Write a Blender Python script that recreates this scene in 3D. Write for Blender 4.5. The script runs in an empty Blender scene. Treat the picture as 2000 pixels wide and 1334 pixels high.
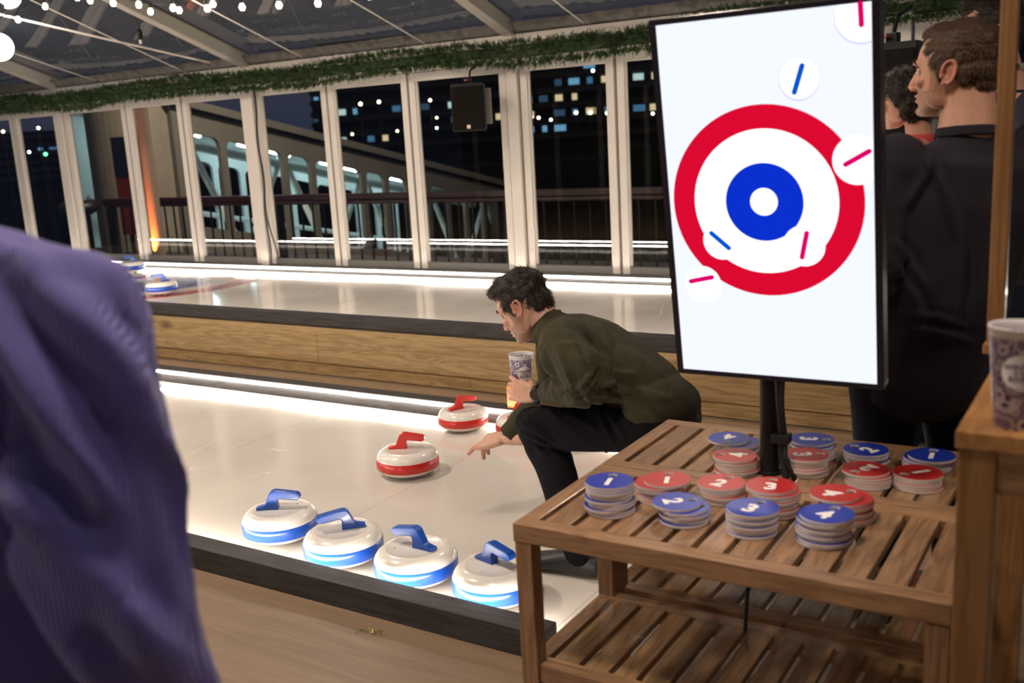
import bpy, bmesh, math, random
import numpy as np
from mathutils import Vector, Matrix, noise, Quaternion
from math import sin, cos, pi, radians, sqrt, atan2

SC = bpy.context.scene
COL = SC.collection
rnd = random.Random(7)

# ------------------------------------------------------------------ camera
CAM_H, FPX = 1.52, 1947.0
def cam_axes(yaw=32.634, pitch=11.803, roll=3.25):
    y, p, r = map(radians, (yaw, pitch, roll))
    d = Vector((-sin(y)*cos(p), cos(y)*cos(p), -sin(p)))
    r0 = Vector((cos(y), sin(y), 0)); u0 = r0.cross(d)
    return d, r0*cos(r)-u0*sin(r), u0*cos(r)+r0*sin(r)
CD, CR, CU = cam_axes()
cd = bpy.data.cameras.new('camera'); cam = bpy.data.objects.new('camera', cd); COL.objects.link(cam)
cam.matrix_world = Matrix(((CR.x, CU.x, -CD.x, 0), (CR.y, CU.y, -CD.y, 0), (CR.z, CU.z, -CD.z, CAM_H), (0, 0, 0, 1)))
cd.sensor_width = 36.0; cd.lens = FPX/2000*36; cd.clip_start = .05; cd.clip_end = 500
cd.dof.use_dof = True; cd.dof.focus_distance = 3.9; cd.dof.aperture_fstop = 3.2
SC.camera = cam

# ------------------------------------------------------------------ world, view, added fill lights
W = bpy.data.worlds.new('night_sky'); SC.world = W; W.use_nodes = True
wn = W.node_tree.nodes; wl = W.node_tree.links
bg = wn['Background']
tc = wn.new('ShaderNodeTexCoord'); sx = wn.new('ShaderNodeSeparateXYZ'); wr = wn.new('ShaderNodeValToRGB')
wl.new(tc.outputs['Generated'], sx.inputs[0]); wl.new(sx.outputs['Z'], wr.inputs[0]); wl.new(wr.outputs[0], bg.inputs[0])
wr.color_ramp.elements[0].position = .0; wr.color_ramp.elements[0].color = (.022, .028, .055, 1)
wr.color_ramp.elements[1].position = .22; wr.color_ramp.elements[1].color = (.062, .060, .062, 1)
bg.inputs[1].default_value = 1.0
vs = SC.view_settings; SC.display_settings.display_device = 'sRGB'
vs.view_transform = 'Standard'; vs.look = 'None'; vs.gamma = 1; vs.use_curve_mapping = False; vs.exposure = 0.0
try:
    SC.cycles.use_denoising = True; SC.cycles.denoiser = 'OPENIMAGEDENOISE'
    SC.cycles.max_bounces = 8; SC.cycles.glossy_bounces = 4; SC.cycles.transparent_max_bounces = 16
    SC.cycles.transmission_bounces = 6; SC.cycles.sample_clamp_indirect = 6; SC.cycles.caustics_refractive = False
except Exception: pass

def area(name, loc, power, size, col, tgt=None, spread=180):
    l = bpy.data.lights.new(name, 'AREA'); l.shape = 'DISK'; l.size = size; l.energy = power; l.color = col
    l.spread = radians(spread)
    o = bpy.data.objects.new(name, l); COL.objects.link(o); o.location = loc
    if tgt is not None: o.rotation_euler = (Vector(tgt)-Vector(loc)).to_track_quat('-Z', 'Y').to_euler()
    return o
WARM = (1.0, .84, .69)
for i, (x, y, z, p) in enumerate(((-7.5, 2.2, 3.5, 85), (-4.2, 2.0, 3.6, 92), (-1.2, 1.0, 3.6, 60), (1.8, 2.2, 3.6, 45), (-8.0, 5.2, 2.8, 22), (-5.0, 5.2, 2.8, 22), (-2.0, 5.2, 2.8, 18), (-3.6, -2.2, 2.8, 75), (1.2, -2.0, 2.8, 22))):
    area('ceiling_lamp', (x, y, z), p, .35, WARM)  # unseen area lights added to brighten the hall, also from behind the camera
area('outside_fill', (-9.0, 9.2, 4.2), 420, .4, (1, .85, .66), (-11.5, 16, .5)); area('outside_fill', (-2.0, 9.2, 4.2), 120, .4, (1, .85, .66), (-4, 14, 0))  # unseen lights added to brighten the gangway and column outside

# ------------------------------------------------------------------ helpers
def at(x, y, w):            # measured photo point at depth w -> world
    v = (CD + CR*((x-1000)/FPX) - CU*((y-667)/FPX))*w
    return Vector((v.x, v.y, v.z+CAM_H))
def ony(x, y, Y):
    v = CD + CR*((x-1000)/FPX) - CU*((y-667)/FPX)
    v = v*(Y/v.y); return Vector((v.x, v.y, v.z+CAM_H))
def onz(x, y, Z):
    v = CD + CR*((x-1000)/FPX) - CU*((y-667)/FPX)
    v = v*((Z-CAM_H)/v.z); return Vector((v.x, v.y, v.z+CAM_H))

def new_mesh(name, bm):
    me = bpy.data.meshes.new(name); bm.to_mesh(me); bm.free(); return me
def ob(name, data, mat=None, parent=None, smooth=False, keep=False):
    if isinstance(data, bmesh.types.BMesh): data = new_mesh(name, data)
    o = bpy.data.objects.new(name, data); COL.objects.link(o)
    if mat is not None and not keep:
        data.materials.clear()
        for m in (mat if isinstance(mat, (list, tuple)) else [mat]): data.materials.append(m)
    if smooth: data.polygons.foreach_set('use_smooth', [True]*len(data.polygons))
    if parent is not None:
        o.parent = parent; o.matrix_parent_inverse = Matrix.Identity(4)
    return o
def tag(o, label=None, cat=None, group=None, kind=None):
    if label: o['label'] = label
    if cat: o['category'] = cat
    if group: o['group'] = group
    if kind: o['kind'] = kind
    return o
def root(name, label, cat, loc=(0, 0, 0), rz=0, group=None):
    o = bpy.data.objects.new(name, None); COL.objects.link(o); o.empty_display_size = .1
    o.location = loc; o.rotation_euler = (0, 0, rz); return tag(o, label, cat, group)
def rebase(r, *children):   # children built in world space -> keep place under a moved root
    M = Matrix.LocRotScale(r.location, r.rotation_euler, None).inverted()
    for c in children: c.data.transform(M)
def box(bm, c, s, bev=0, rot=None, seg=2, mi=0):
    r = bmesh.ops.create_cube(bm, size=1)
    vs_ = r['verts']
    bmesh.ops.scale(bm, vec=s, verts=vs_)
    es = list({e for v in vs_ for e in v.link_edges})
    fs = set()
    if bev > 0:
        rr = bmesh.ops.bevel(bm, geom=es, offset=bev, segments=seg, affect='EDGES', profile=.6)
        vs_ = list({v for f in rr['faces'] for v in f.verts} | {v for v in vs_ if v.is_valid})
    for v in vs_:
        for f in v.link_faces: f.material_index = mi
    if rot is not None: bmesh.ops.rotate(bm, cent=(0, 0, 0), matrix=rot, verts=vs_)
    bmesh.ops.translate(bm, vec=c, verts=vs_)
    return vs_
def boxes(*lst, bev=.003):
    bm = bmesh.new()
    for c, s in lst: box(bm, c, s, bev)
    return bm
def bb(x0, x1, y0, y1, z0, z1): return (((x0+x1)/2, (y0+y1)/2, (z0+z1)/2), (abs(x1-x0), abs(y1-y0), abs(z1-z0)))
def lathe(bm, prof, n=48, c=(0, 0, 0), mi=None):
    rings = []
    for r, z in prof:
        if r < 1e-5: rings.append([bm.verts.new((c[0], c[1], c[2]+z))])
        else: rings.append([bm.verts.new((c[0]+r*cos(2*pi*k/n), c[1]+r*sin(2*pi*k/n), c[2]+z)) for k in range(n)])
    for i in range(len(rings)-1):
        a, b = rings[i], rings[i+1]
        m = mi[i] if mi else 0
        for k in range(n):
            k2 = (k+1) % n
            if len(a) == 1 and len(b) == 1: continue
            if len(a) == 1: f = bm.faces.new((a[0], b[k2], b[k]))
            elif len(b) == 1: f = bm.faces.new((a[k], a[k2], b[0]))
            else: f = bm.faces.new((a[k], a[k2], b[k2], b[k]))
            f.material_index = m
    return rings
def tube(bm, pts, rad, n=12, up=None, cap=True, sm=0):
    """closed tube along pts; rad: r or (a,b) per point (a along side, b along up)"""
    pts = [Vector(p) for p in pts]; rad = list(rad) if isinstance(rad, (list, tuple)) else [rad]*len(pts)
    rad = [(r, r) if not isinstance(r, (tuple, list)) else r for r in rad]
    if sm:
        P2, R2 = [], []
        N = len(pts)
        for i in range(N-1):
            p0 = pts[max(i-1, 0)]; p1 = pts[i]; p2 = pts[i+1]; p3 = pts[min(i+2, N-1)]
            for s in range(sm):
                t = s/sm
                P2.append(.5*((2*p1)+(p2-p0)*t+(2*p0-5*p1+4*p2-p3)*t*t+(-p0+3*p1-3*p2+p3)*t**3))
                R2.append(tuple(rad[i][k]*(1-t)+rad[i+1][k]*t for k in (0, 1)))
        P2.append(pts[-1]); R2.append(rad[-1]); pts, rad = P2, R2
    if cap:   # rounded ends
        d0 = (pts[0]-pts[1]).normalized(); d1 = (pts[-1]-pts[-2]).normalized()
        r0 = min(rad[0]); r1 = min(rad[-1])
        hp, hr, tp, tr = [], [], [], []
        for a in (80, 50, 25):
            hp.append(pts[0]+d0*r0*sin(radians(a))); hr.append(tuple(q*cos(radians(a)) for q in rad[0]))
        for a in (25, 50, 80):
            tp.append(pts[-1]+d1*r1*sin(radians(a))); tr.append(tuple(q*cos(radians(a)) for q in rad[-1]))
        pts = hp+pts+tp; rad = hr+rad+tr
    rings = []; prev = None
    for i, p in enumerate(pts):
        t = (pts[min(i+1, len(pts)-1)]-pts[max(i-1, 0)]).normalized()
        if up is not None: u = Vector(up)
        elif prev is not None: u = prev
        else: u = Vector((0, 0, 1)) if abs(t.z) < .9 else Vector((0, 1, 0))
        s = t.cross(u)
        if s.length < 1e-4: s = t.orthogonal()
        s.normalize(); u = s.cross(t).normalized(); prev = u
        a, b = rad[i]
        rings.append([bm.verts.new(p+s*a*cos(2*pi*k/n)+u*b*sin(2*pi*k/n)) for k in range(n)])
    for a, b in zip(rings, rings[1:]):
        for k in range(n): bm.faces.new((a[k], a[(k+1) % n], b[(k+1) % n], b[k]))
    bm.faces.new(rings[0][::-1]); bm.faces.new(rings[-1])
    return rings
def ell(bm, c, r, rot=None, seg=20):
    res = bmesh.ops.create_uvsphere(bm, u_segments=seg, v_segments=seg//2+2, radius=1)
    v = res['verts']; bmesh.ops.scale(bm, vec=r, verts=v)
    if rot is not None: bmesh.ops.rotate(bm, cent=(0, 0, 0), matrix=rot, verts=v)
    bmesh.ops.translate(bm, vec=c, verts=v); return v
def vox(bm, size, smooth=4, fac=.5):
    bmesh.ops.recalc_face_normals(bm, faces=bm.faces)
    me = new_mesh('tmp', bm); o = bpy.data.objects.new('tmp', me); COL.objects.link(o)
    m = o.modifiers.new('r', 'REMESH'); m.mode = 'VOXEL'; m.voxel_size = size
    if smooth: s = o.modifiers.new('s', 'SMOOTH'); s.iterations = smooth; s.factor = fac
    dg = bpy.context.evaluated_depsgraph_get(); dg.update()
    me2 = bpy.data.meshes.new_from_object(o.evaluated_get(dg))
    bpy.data.objects.remove(o); bpy.data.meshes.remove(me)
    return me2
def mverts(me):
    a = np.empty(len(me.vertices)*3, 'f'); me.vertices.foreach_get('co', a); return a.reshape(-1, 3)
def setv(me, a): me.vertices.foreach_set('co', a.astype('f').ravel()); me.update()
def normals(me):
    a = np.empty(len(me.vertices)*3, 'f'); me.vertex_normals.foreach_get('vector', a); return a.reshape(-1, 3)
def wrinkle(me, amp=.006, freq=9, dirn=(0, 0, 1), stretch=.7, seed=0, spots=(), base=.25):
    """cloth folds; spots: (centre, radius, direction, amp, freq)"""
    v = mverts(me); n = normals(me); out = v.copy()
    def fold(p, d, f, sd):
        q = p-d*(p.dot(d)*stretch)
        q = q + .04*noise.noise_vector(p*4+Vector((sd, 0, 0)))
        return 1-abs(noise.noise(q*f+Vector((sd*7.1, sd, 3))))*2.2
    D0 = Vector(dirn).normalized()
    for i in range(len(v)):
        p = Vector(v[i]); a = amp*base*fold(p, D0, freq, seed)
        a += amp*(1-base)*noise.noise(p*freq*.35+Vector((seed*3.3, 0, 0)))
        for c, r, d, am, f in spots:
            k = (p-c).length/r
            if k < 1: a += am*(1-k*k)**2*fold(p, d, f, seed+5)
        out[i] = v[i]+n[i]*a
    setv(me, out)
def ridges(me, lst, drop, keep=None):
    """cloth folds: lst of (A, B, width, height); distance measured with direction drop ignored"""
    v = mverts(me).astype('f8'); n = normals(me); dr = np.array(Vector(drop).normalized()); q = v-np.outer(v@dr, dr); out = v.copy()
    face = np.clip(-(n@dr)*2, 0, 1)
    for A, B, w, h in lst:
        a = np.array(A); b = np.array(B); a = a-dr*(a@dr); b = b-dr*(b@dr); ab = b-a
        t = np.clip(((q-a)@ab)/(ab@ab), 0, 1); side = np.cross(ab/np.linalg.norm(ab), dr)
        bow = .12*np.linalg.norm(ab)*np.sin(t*pi)
        d = (q-(a+t[:, None]*ab))@side-bow*.35; e = np.linalg.norm(q-(a+t[:, None]*ab), axis=1)
        g = (np.exp(-(d/w)**2)-.55*np.exp(-((d-w*1.5)/w)**2))*1.5*h*(np.sin(pi*np.clip(t, .02, .98))**.6)*(e < w*4)*((t > 0) & (t < 1))
        out += n*(g*face)[:, None]
    setv(me, out)
def join_meshes(mes):
    bm = bmesh.new()
    for m in mes: bm.from_mesh(m)
    me = bpy.data.meshes.new('j'); bm.to_mesh(me); bm.free(); return me
def curve_text(txt, size, depth, bold=.0, font_y=0):
    cu = bpy.data.curves.new('t', 'FONT'); cu.body = txt; cu.size = size; cu.extrude = depth; cu.offset = bold
    cu.align_x = 'CENTER'; cu.align_y = 'CENTER'; cu.resolution_u = 4
    o = bpy.data.objects.new('t', cu); COL.objects.link(o)
    dg = bpy.context.evaluated_depsgraph_get(); dg.update()
    me = bpy.data.meshes.new_from_object(o.evaluated_get(dg)); bpy.data.objects.remove(o); return me

# ------------------------------------------------------------------ materials
def mat(name, col=(.5, .5, .5), rough=.5, metal=0, coat=0, spec=.5, bump=0, bscale=60, var=0, vscale=8, emit=None, estr=1, sheen=0, sss=0):
    m = bpy.data.materials.new(name); m.use_nodes = True
    nt = m.node_tree; p = nt.nodes['Principled BSDF']
    p.inputs['Base Color'].default_value = (*col, 1); p.inputs['Roughness'].default_value = rough
    p.inputs['Metallic'].default_value = metal; p.inputs['Coat Weight'].default_value = coat
    p.inputs['Specular IOR Level'].default_value = spec; p.inputs['Sheen Weight'].default_value = sheen
    if sss: p.inputs['Subsurface Weight'].default_value = sss; p.inputs['Subsurface Radius'].default_value = (.012, .005, .003); p.inputs['Subsurface Scale'].default_value = 1
    if emit: p.inputs['Emission Color'].default_value = (*emit, 1); p.inputs['Emission Strength'].default_value = estr
    if bump or var:
        tc = nt.nodes.new('ShaderNodeTexCoord')
    if var:
        nz = nt.nodes.new('ShaderNodeTexNoise'); nz.inputs['Scale'].default_value = vscale; nz.inputs['Detail'].default_value = 5
        nt.links.new(tc.outputs['Object'], nz.inputs['Vector'])
        mx = nt.nodes.new('ShaderNodeMix'); mx.data_type = 'RGBA'
        mx.inputs[6].default_value = (*[c*(1-var) for c in col], 1); mx.inputs[7].default_value = (*[min(1, c*(1+var)) for c in col], 1)
        nt.links.new(nz.outputs['Fac'], mx.inputs[0]); nt.links.new(mx.outputs[2], p.inputs['Base Color'])
    if bump:
        nb = nt.nodes.new('ShaderNodeTexNoise'); nb.inputs['Scale'].default_value = bscale; nb.inputs['Detail'].default_value = 4
        nt.links.new(tc.outputs['Object'], nb.inputs['Vector'])
        bp = nt.nodes.new('ShaderNodeBump'); bp.inputs['Strength'].default_value = bump; bp.inputs['Distance'].default_value = .004
        nt.links.new(nb.outputs['Fac'], bp.inputs['Height']); nt.links.new(bp.outputs[0], p.inputs['Normal'])
    return m
def wood(name, c1, c2, axis=0, scale=1.0, rough=.45, knots=0, coat=0, ring=6., plank=None, per=None):
    """grain stretched along axis (0 x,1 y,2 z); plank=(axis,width) dark joints"""
    m = bpy.data.materials.new(name); m.use_nodes = True; nt = m.node_tree; p = nt.nodes['Principled BSDF']; L = nt.links.new
    tc = nt.nodes.new('ShaderNodeTexCoord'); mp = nt.nodes.new('ShaderNodeMapping')
    s = [14*scale]*3; s[axis] = 1.1*scale; mp.inputs['Scale'].default_value = s
    L(tc.outputs['Object'], mp.inputs[0])
    nz = nt.nodes.new('ShaderNodeTexNoise'); nz.inputs['Scale'].default_value = 1.3; nz.inputs['Detail'].default_value = 6; nz.inputs['Distortion'].default_value = .6
    L(mp.outputs[0], nz.inputs['Vector'])
    n2 = nt.nodes.new('ShaderNodeTexNoise'); n2.inputs['Scale'].default_value = 7; n2.inputs['Detail'].default_value = 4; L(mp.outputs[0], n2.inputs['Vector'])
    mul = nt.nodes.new('ShaderNodeMath'); mul.operation = 'MULTIPLY'; mul.inputs[1].default_value = ring; L(nz.outputs['Fac'], mul.inputs[0])
    fr = nt.nodes.new('ShaderNodeMath'); fr.operation = 'PINGPONG'; fr.inputs[1].default_value = .5; L(mul.outputs[0], fr.inputs[0])
    ad = nt.nodes.new('ShaderNodeMath'); ad.operation = 'MULTIPLY_ADD'; L(n2.outputs['Fac'], ad.inputs[0]); ad.inputs[1].default_value = .7; L(fr.outputs[0], ad.inputs[2])
    cr = nt.nodes.new('ShaderNodeValToRGB'); cr.color_ramp.elements[0].position = .25; cr.color_ramp.elements[1].position = .85
    cr.color_ramp.elements[0].color = (*c2, 1); cr.color_ramp.elements[1].color = (*c1, 1); L(ad.outputs[0], cr.inputs[0])
    out = cr.outputs[0]
    if knots:
        mk = nt.nodes.new('ShaderNodeMapping'); ks = [knots*1.0]*3; ks[axis] = knots*.42; mk.inputs['Scale'].default_value = ks; L(tc.outputs['Object'], mk.inputs[0])
        vo = nt.nodes.new('ShaderNodeTexVoronoi'); vo.inputs['Scale'].default_value = 1; L(mk.outputs[0], vo.inputs['Vector'])
        kr = nt.nodes.new('ShaderNodeValToRGB'); kr.color_ramp.elements[0].position = .035; kr.color_ramp.elements[1].position = .15
        kr.color_ramp.elements[0].color = (.25, .2, .16, 1); kr.color_ramp.elements[1].color = (1, 1, 1, 1); L(vo.outputs['Distance'], kr.inputs[0])
        mm = nt.nodes.new('ShaderNodeMix'); mm.data_type = 'RGBA'; mm.blend_type = 'MULTIPLY'; mm.inputs[0].default_value = 1
        L(out, mm.inputs[6]); L(kr.outputs[0], mm.inputs[7]); out = mm.outputs[2]
    if per:   # tone per plank / slat of given pitch along an axis
        ax, pitch, amt = per
        sp = nt.nodes.new('ShaderNodeSeparateXYZ'); L(tc.outputs['Object'], sp.inputs[0])
        dv = nt.nodes.new('ShaderNodeMath'); dv.operation = 'DIVIDE'; dv.inputs[1].default_value = pitch; L(sp.outputs[ax], dv.inputs[0])
        fl = nt.nodes.new('ShaderNodeMath'); fl.operation = 'FLOOR'; L(dv.outputs[0], fl.inputs[0])
        wn_ = nt.nodes.new('ShaderNodeTexWhiteNoise'); wn_.noise_dimensions = '1D'; L(fl.outputs[0], wn_.inputs['W'])
        mr = nt.nodes.new('ShaderNodeMapRange'); mr.inputs[3].default_value = 1-amt; mr.inputs[4].default_value = 1+amt*.5; L(wn_.outputs['Value'], mr.inputs[0])
        mm = nt.nodes.new('ShaderNodeMix'); mm.data_type = 'RGBA'; mm.blend_type = 'MULTIPLY'; mm.inputs[0].default_value = 1
        L(out, mm.inputs[6]); L(mr.outputs[0], mm.inputs[7]); out = mm.outputs[2]
        if plank:
            fc = nt.nodes.new('ShaderNodeMath'); fc.operation = 'FRACT'; L(dv.outputs[0], fc.inputs[0])
            gt = nt.nodes.new('ShaderNodeMath'); gt.operation = 'GREATER_THAN'; gt.inputs[1].default_value = plank/pitch; L(fc.outputs[0], gt.inputs[0])
            mr2 = nt.nodes.new('ShaderNodeMapRange'); mr2.inputs[3].default_value = .3; L(gt.outputs[0], mr2.inputs[0])
            mm = nt.nodes.new('ShaderNodeMix'); mm.data_type = 'RGBA'; mm.blend_type = 'MULTIPLY'; mm.inputs[0].default_value = 1
            L(out, mm.inputs[6]); L(mr2.outputs[0], mm.inputs[7]); out = mm.outputs[2]
    L(out, p.inputs['Base Color']); p.inputs['Roughness'].default_value = rough; p.inputs['Coat Weight'].default_value = coat; p.inputs['Coat Roughness'].default_value = .12
    bp = nt.nodes.new('ShaderNodeBump'); bp.inputs['Strength'].default_value = .25; bp.inputs['Distance'].default_value = .002
    L(ad.outputs[0], bp.inputs['Height']); L(bp.outputs[0], p.inputs['Normal'])
    return m
def emis(name, col, s):
    m = bpy.data.materials.new(name); m.use_nodes = True; nt = m.node_tree; nt.nodes.clear()
    e = nt.nodes.new('ShaderNodeEmission'); e.inputs[0].default_value = (*col, 1); e.inputs[1].default_value = s
    o = nt.nodes.new('ShaderNodeOutputMaterial'); nt.links.new(e.outputs[0], o.inputs[0]); return m
def clear(name, tint=(1, 1, 1), ior=1.5, boost=1.0, rough=0.0, bump=0, bscale=1.0, haze=0):
    m = bpy.data.materials.new(name); m.use_nodes = True; nt = m.node_tree; nt.nodes.clear(); L = nt.links.new
    t = nt.nodes.new('ShaderNodeBsdfTransparent'); t.inputs[0].default_value = (*tint, 1)
    g = nt.nodes.new('ShaderNodeBsdfAnisotropic'); g.inputs['Roughness'].default_value = rough
    f = nt.nodes.new('ShaderNodeFresnel'); f.inputs[0].default_value = ior
    mu = nt.nodes.new('ShaderNodeMath'); mu.operation = 'MULTIPLY'; mu.inputs[1].default_value = boost; mu.use_clamp = True; L(f.outputs[0], mu.inputs[0])
    ge = nt.nodes.new('ShaderNodeNewGeometry'); iv = nt.nodes.new('ShaderNodeMath'); iv.operation = 'SUBTRACT'; iv.inputs[0].default_value = 1; L(ge.outputs['Backfacing'], iv.inputs[1])
    m2 = nt.nodes.new('ShaderNodeMath'); m2.operation = 'MULTIPLY'; L(mu.outputs[0], m2.inputs[0]); L(iv.outputs[0], m2.inputs[1]); mu = m2
    mx = nt.nodes.new('ShaderNodeMixShader'); L(mu.outputs[0], mx.inputs[0]); L(t.outputs[0], mx.inputs[1]); L(g.outputs[0], mx.inputs[2])
    if bump:
        tc = nt.nodes.new('ShaderNodeTexCoord'); nz = nt.nodes.new('ShaderNodeTexNoise'); nz.inputs['Scale'].default_value = bscale; nz.inputs['Detail'].default_value = 3
        L(tc.outputs['Object'], nz.inputs[0]); b = nt.nodes.new('ShaderNodeBump'); b.inputs['Strength'].default_value = 1; b.inputs['Distance'].default_value = bump
        L(nz.outputs['Fac'], b.inputs['Height']); L(b.outputs[0], g.inputs['Normal']); L(b.outputs[0], f.inputs['Normal'])
    if haze:
        df = nt.nodes.new('ShaderNodeBsdfDiffuse'); df.inputs[0].default_value = (.62, .60, .58, 1); mh = nt.nodes.new('ShaderNodeMixShader'); mh.inputs[0].default_value = haze
        L(mx.outputs[0], mh.inputs[1]); L(df.outputs[0], mh.inputs[2]); mx = mh
    o = nt.nodes.new('ShaderNodeOutputMaterial'); L(mx.outputs[0], o.inputs[0]); return m

M_glass = clear('window_glass', (.96, .97, .97), 1.5, 1.7)
M_roof = clear('clear_roof_film', (.80, .82, .83), 1.5, 1.5, .015, .003, 1.2, haze=.03)
M_white = mat('white_aluminium', (.62, .57, .52), .42, bump=.05, var=.06, vscale=3)
M_rafter = mat('rafter_aluminium', (.42, .39, .34), .38, metal=.3, var=.08, vscale=2)
M_blackrub = mat('black_rubber', (.012, .012, .013), .5)
M_black = mat('black_plastic', (.009, .009, .010), .42, spec=.3, bump=.05)
M_grey = mat('grey_sill', (.16, .15, .14), .5)
M_led = emis('led_strip', (1, .91, .79), 70)
M_curb = wood('black_stained_timber', (.052, .050, .052), (.024, .022, .024), 0, 1, .55, knots=2)
M_riser = wood('pine_board', (.50, .34, .16), (.30, .185, .08), 0, .9, .55, knots=3.3, ring=8)
M_floor = wood('plywood_floor', (.27, .185, .12), (.20, .135, .085), 0, .8, .42, ring=3, knots=1.2, per=(1, 1.22, .12), plank=.004)
M_deckw = wood('dark_deck', (.05, .04, .035), (.02, .017, .015), 0, 1, .6, per=(1, .14, .3), plank=.01)
M_teak = wood('oiled_hardwood', (.36, .205, .105), (.19, .10, .05), 1, 1.5, .38, coat=.35, per=(0, .0735, .25))
M_teakx = wood('oiled_hardwood_rail', (.36, .205, .105), (.20, .105, .052), 0, 1.5, .38, coat=.35)
M_teakz = wood('oiled_hardwood_leg', (.34, .19, .10), (.19, .10, .05), 2, 1.5, .4, coat=.2)
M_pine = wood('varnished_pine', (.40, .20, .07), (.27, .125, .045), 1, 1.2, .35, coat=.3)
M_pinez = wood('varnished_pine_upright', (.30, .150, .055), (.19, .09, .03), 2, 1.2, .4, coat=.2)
M_stone = mat('white_plastic', (.78, .74, .69), .22, coat=.3)
M_sblue = mat('blue_plastic', (.008, .075, .42), .3, coat=.2)
M_sred = mat('red_plastic', (.58, .022, .016), .3, coat=.2)
M_dblue = mat('blue_print', (.012, .035, .36), .34, spec=.9)
M_dred = mat('red_print', (.46, .022, .022), .34, spec=.9)
M_dwhite = mat('white_foam_board', (.66, .60, .58), .5)
M_num = mat('white_print', (.85, .82, .80), .4)

# synthetic ice with sheet seams and curved scratches
def ice_mat(rings=None):
    m = bpy.data.materials.new('synthetic_ice'); m.use_nodes = True; nt = m.node_tree; L = nt.links.new; p = nt.nodes['Principled BSDF']
    tc = nt.nodes.new('ShaderNodeTexCoord'); sp = nt.nodes.new('ShaderNodeSeparateXYZ'); L(tc.outputs['Object'], sp.inputs[0])
    nz = nt.nodes.new('ShaderNodeTexNoise'); nz.inputs['Scale'].default_value = 1.7; nz.inputs['Detail'].default_value = 6; L(tc.outputs['Object'], nz.inputs[0])
    cr = nt.nodes.new('ShaderNodeValToRGB'); cr.color_ramp.elements[0].position = .3; cr.color_ramp.elements[1].position = .7
    cr.color_ramp.elements[0].color = (.60, .555, .50, 1); cr.color_ramp.elements[1].color = (.70, .655, .60, 1); L(nz.outputs['Fac'], cr.inputs[0])
    def seam(out, pitch, off, w=.003):
        a = nt.nodes.new('ShaderNodeMath'); a.operation = 'ADD'; a.inputs[1].default_value = off; L(out, a.inputs[0])
        b = nt.nodes.new('ShaderNodeMath'); b.operation = 'PINGPONG'; b.inputs[1].default_value = pitch/2; L(a.outputs[0], b.inputs[0])
        c = nt.nodes.new('ShaderNodeMath'); c.operation = 'LESS_THAN'; c.inputs[1].default_value = w; L(b.outputs[0], c.inputs[0]); return c.outputs[0]
    s1 = seam(sp.outputs['X'], 1.21, .25)
    mx = nt.nodes.new('ShaderNodeMix'); mx.data_type = 'RGBA'; mx.blend_type = 'MULTIPLY'
    mu = nt.nodes.new('ShaderNodeMath'); mu.operation = 'MULTIPLY'; mu.inputs[1].default_value = .3; L(s1, mu.inputs[0]); L(mu.outputs[0], mx.inputs[0])
    L(cr.outputs[0], mx.inputs[6]); mx.inputs[7].default_value = (.3, .27, .25, 1)
    # pale curved scratches
    mp = nt.nodes.new('ShaderNodeMapping'); mp.inputs['Scale'].default_value = (1, .18, 1); L(tc.outputs['Object'], mp.inputs[0])
    n3 = nt.nodes.new('ShaderNodeTexNoise'); n3.inputs['Scale'].default_value = 1.5; n3.inputs['Detail'].default_value = 1.5; L(mp.outputs[0], n3.inputs[0])
    m3 = nt.nodes.new('ShaderNodeMath'); m3.operation = 'MULTIPLY'; m3.inputs[1].default_value = 11; L(n3.outputs['Fac'], m3.inputs[0])
    f3 = nt.nodes.new('ShaderNodeMath'); f3.operation = 'PINGPONG'; f3.inputs[1].default_value = .5; L(m3.outputs[0], f3.inputs[0])
    l3 = nt.nodes.new('ShaderNodeMath'); l3.operation = 'LESS_THAN'; l3.inputs[1].default_value = .012; L(f3.outputs[0], l3.inputs[0])
    n4 = nt.nodes.new('ShaderNodeTexNoise'); n4.inputs['Scale'].default_value = 1.1; L(tc.outputs['Object'], n4.inputs[0])
    g4 = nt.nodes.new('ShaderNodeMath'); g4.operation = 'GREATER_THAN'; g4.inputs[1].default_value = .56; L(n4.outputs['Fac'], g4.inputs[0])
    k3 = nt.nodes.new('ShaderNodeMath'); k3.operation = 'MULTIPLY'; L(l3.outputs[0], k3.inputs[0]); L(g4.outputs[0], k3.inputs[1])
    k4 = nt.nodes.new('ShaderNodeMath'); k4.operation = 'MULTIPLY'; k4.inputs[1].default_value = .5; L(k3.outputs[0], k4.inputs[0])
    m5 = nt.nodes.new('ShaderNodeMix'); m5.data_type = 'RGBA'; L(k4.outputs[0], m5.inputs[0]); L(mx.outputs[2], m5.inputs[6]); m5.inputs[7].default_value = (.9, .87, .83, 1)
    L(m5.outputs[2], p.inputs['Base Color'])
    rr = nt.nodes.new('ShaderNodeMapRange'); rr.inputs[3].default_value = .05; rr.inputs[4].default_value = .16; L(nz.outputs['Fac'], rr.inputs[0]); L(rr.outputs[0], p.inputs['Roughness'])
    p.inputs['Specular IOR Level'].default_value = .5
    return m
M_ice = ice_mat()

# ------------------------------------------------------------------ setting: floors, platforms
X0, X1 = -13.0, 3.6
tag(ob('floor', boxes(bb(X0, X1, -5, 4.80, -.06, 0), bev=0), M_floor), kind='structure')
tag(ob('floor_platform', boxes(bb(X0, X1, 4.86, 6.98, 0, .28), bev=0), M_floor), kind='structure')
tag(ob('floor_deck', boxes(bb(-16, 6, 7.02, 10.2, -.15, .02), bev=0), M_deckw), kind='structure')
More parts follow.
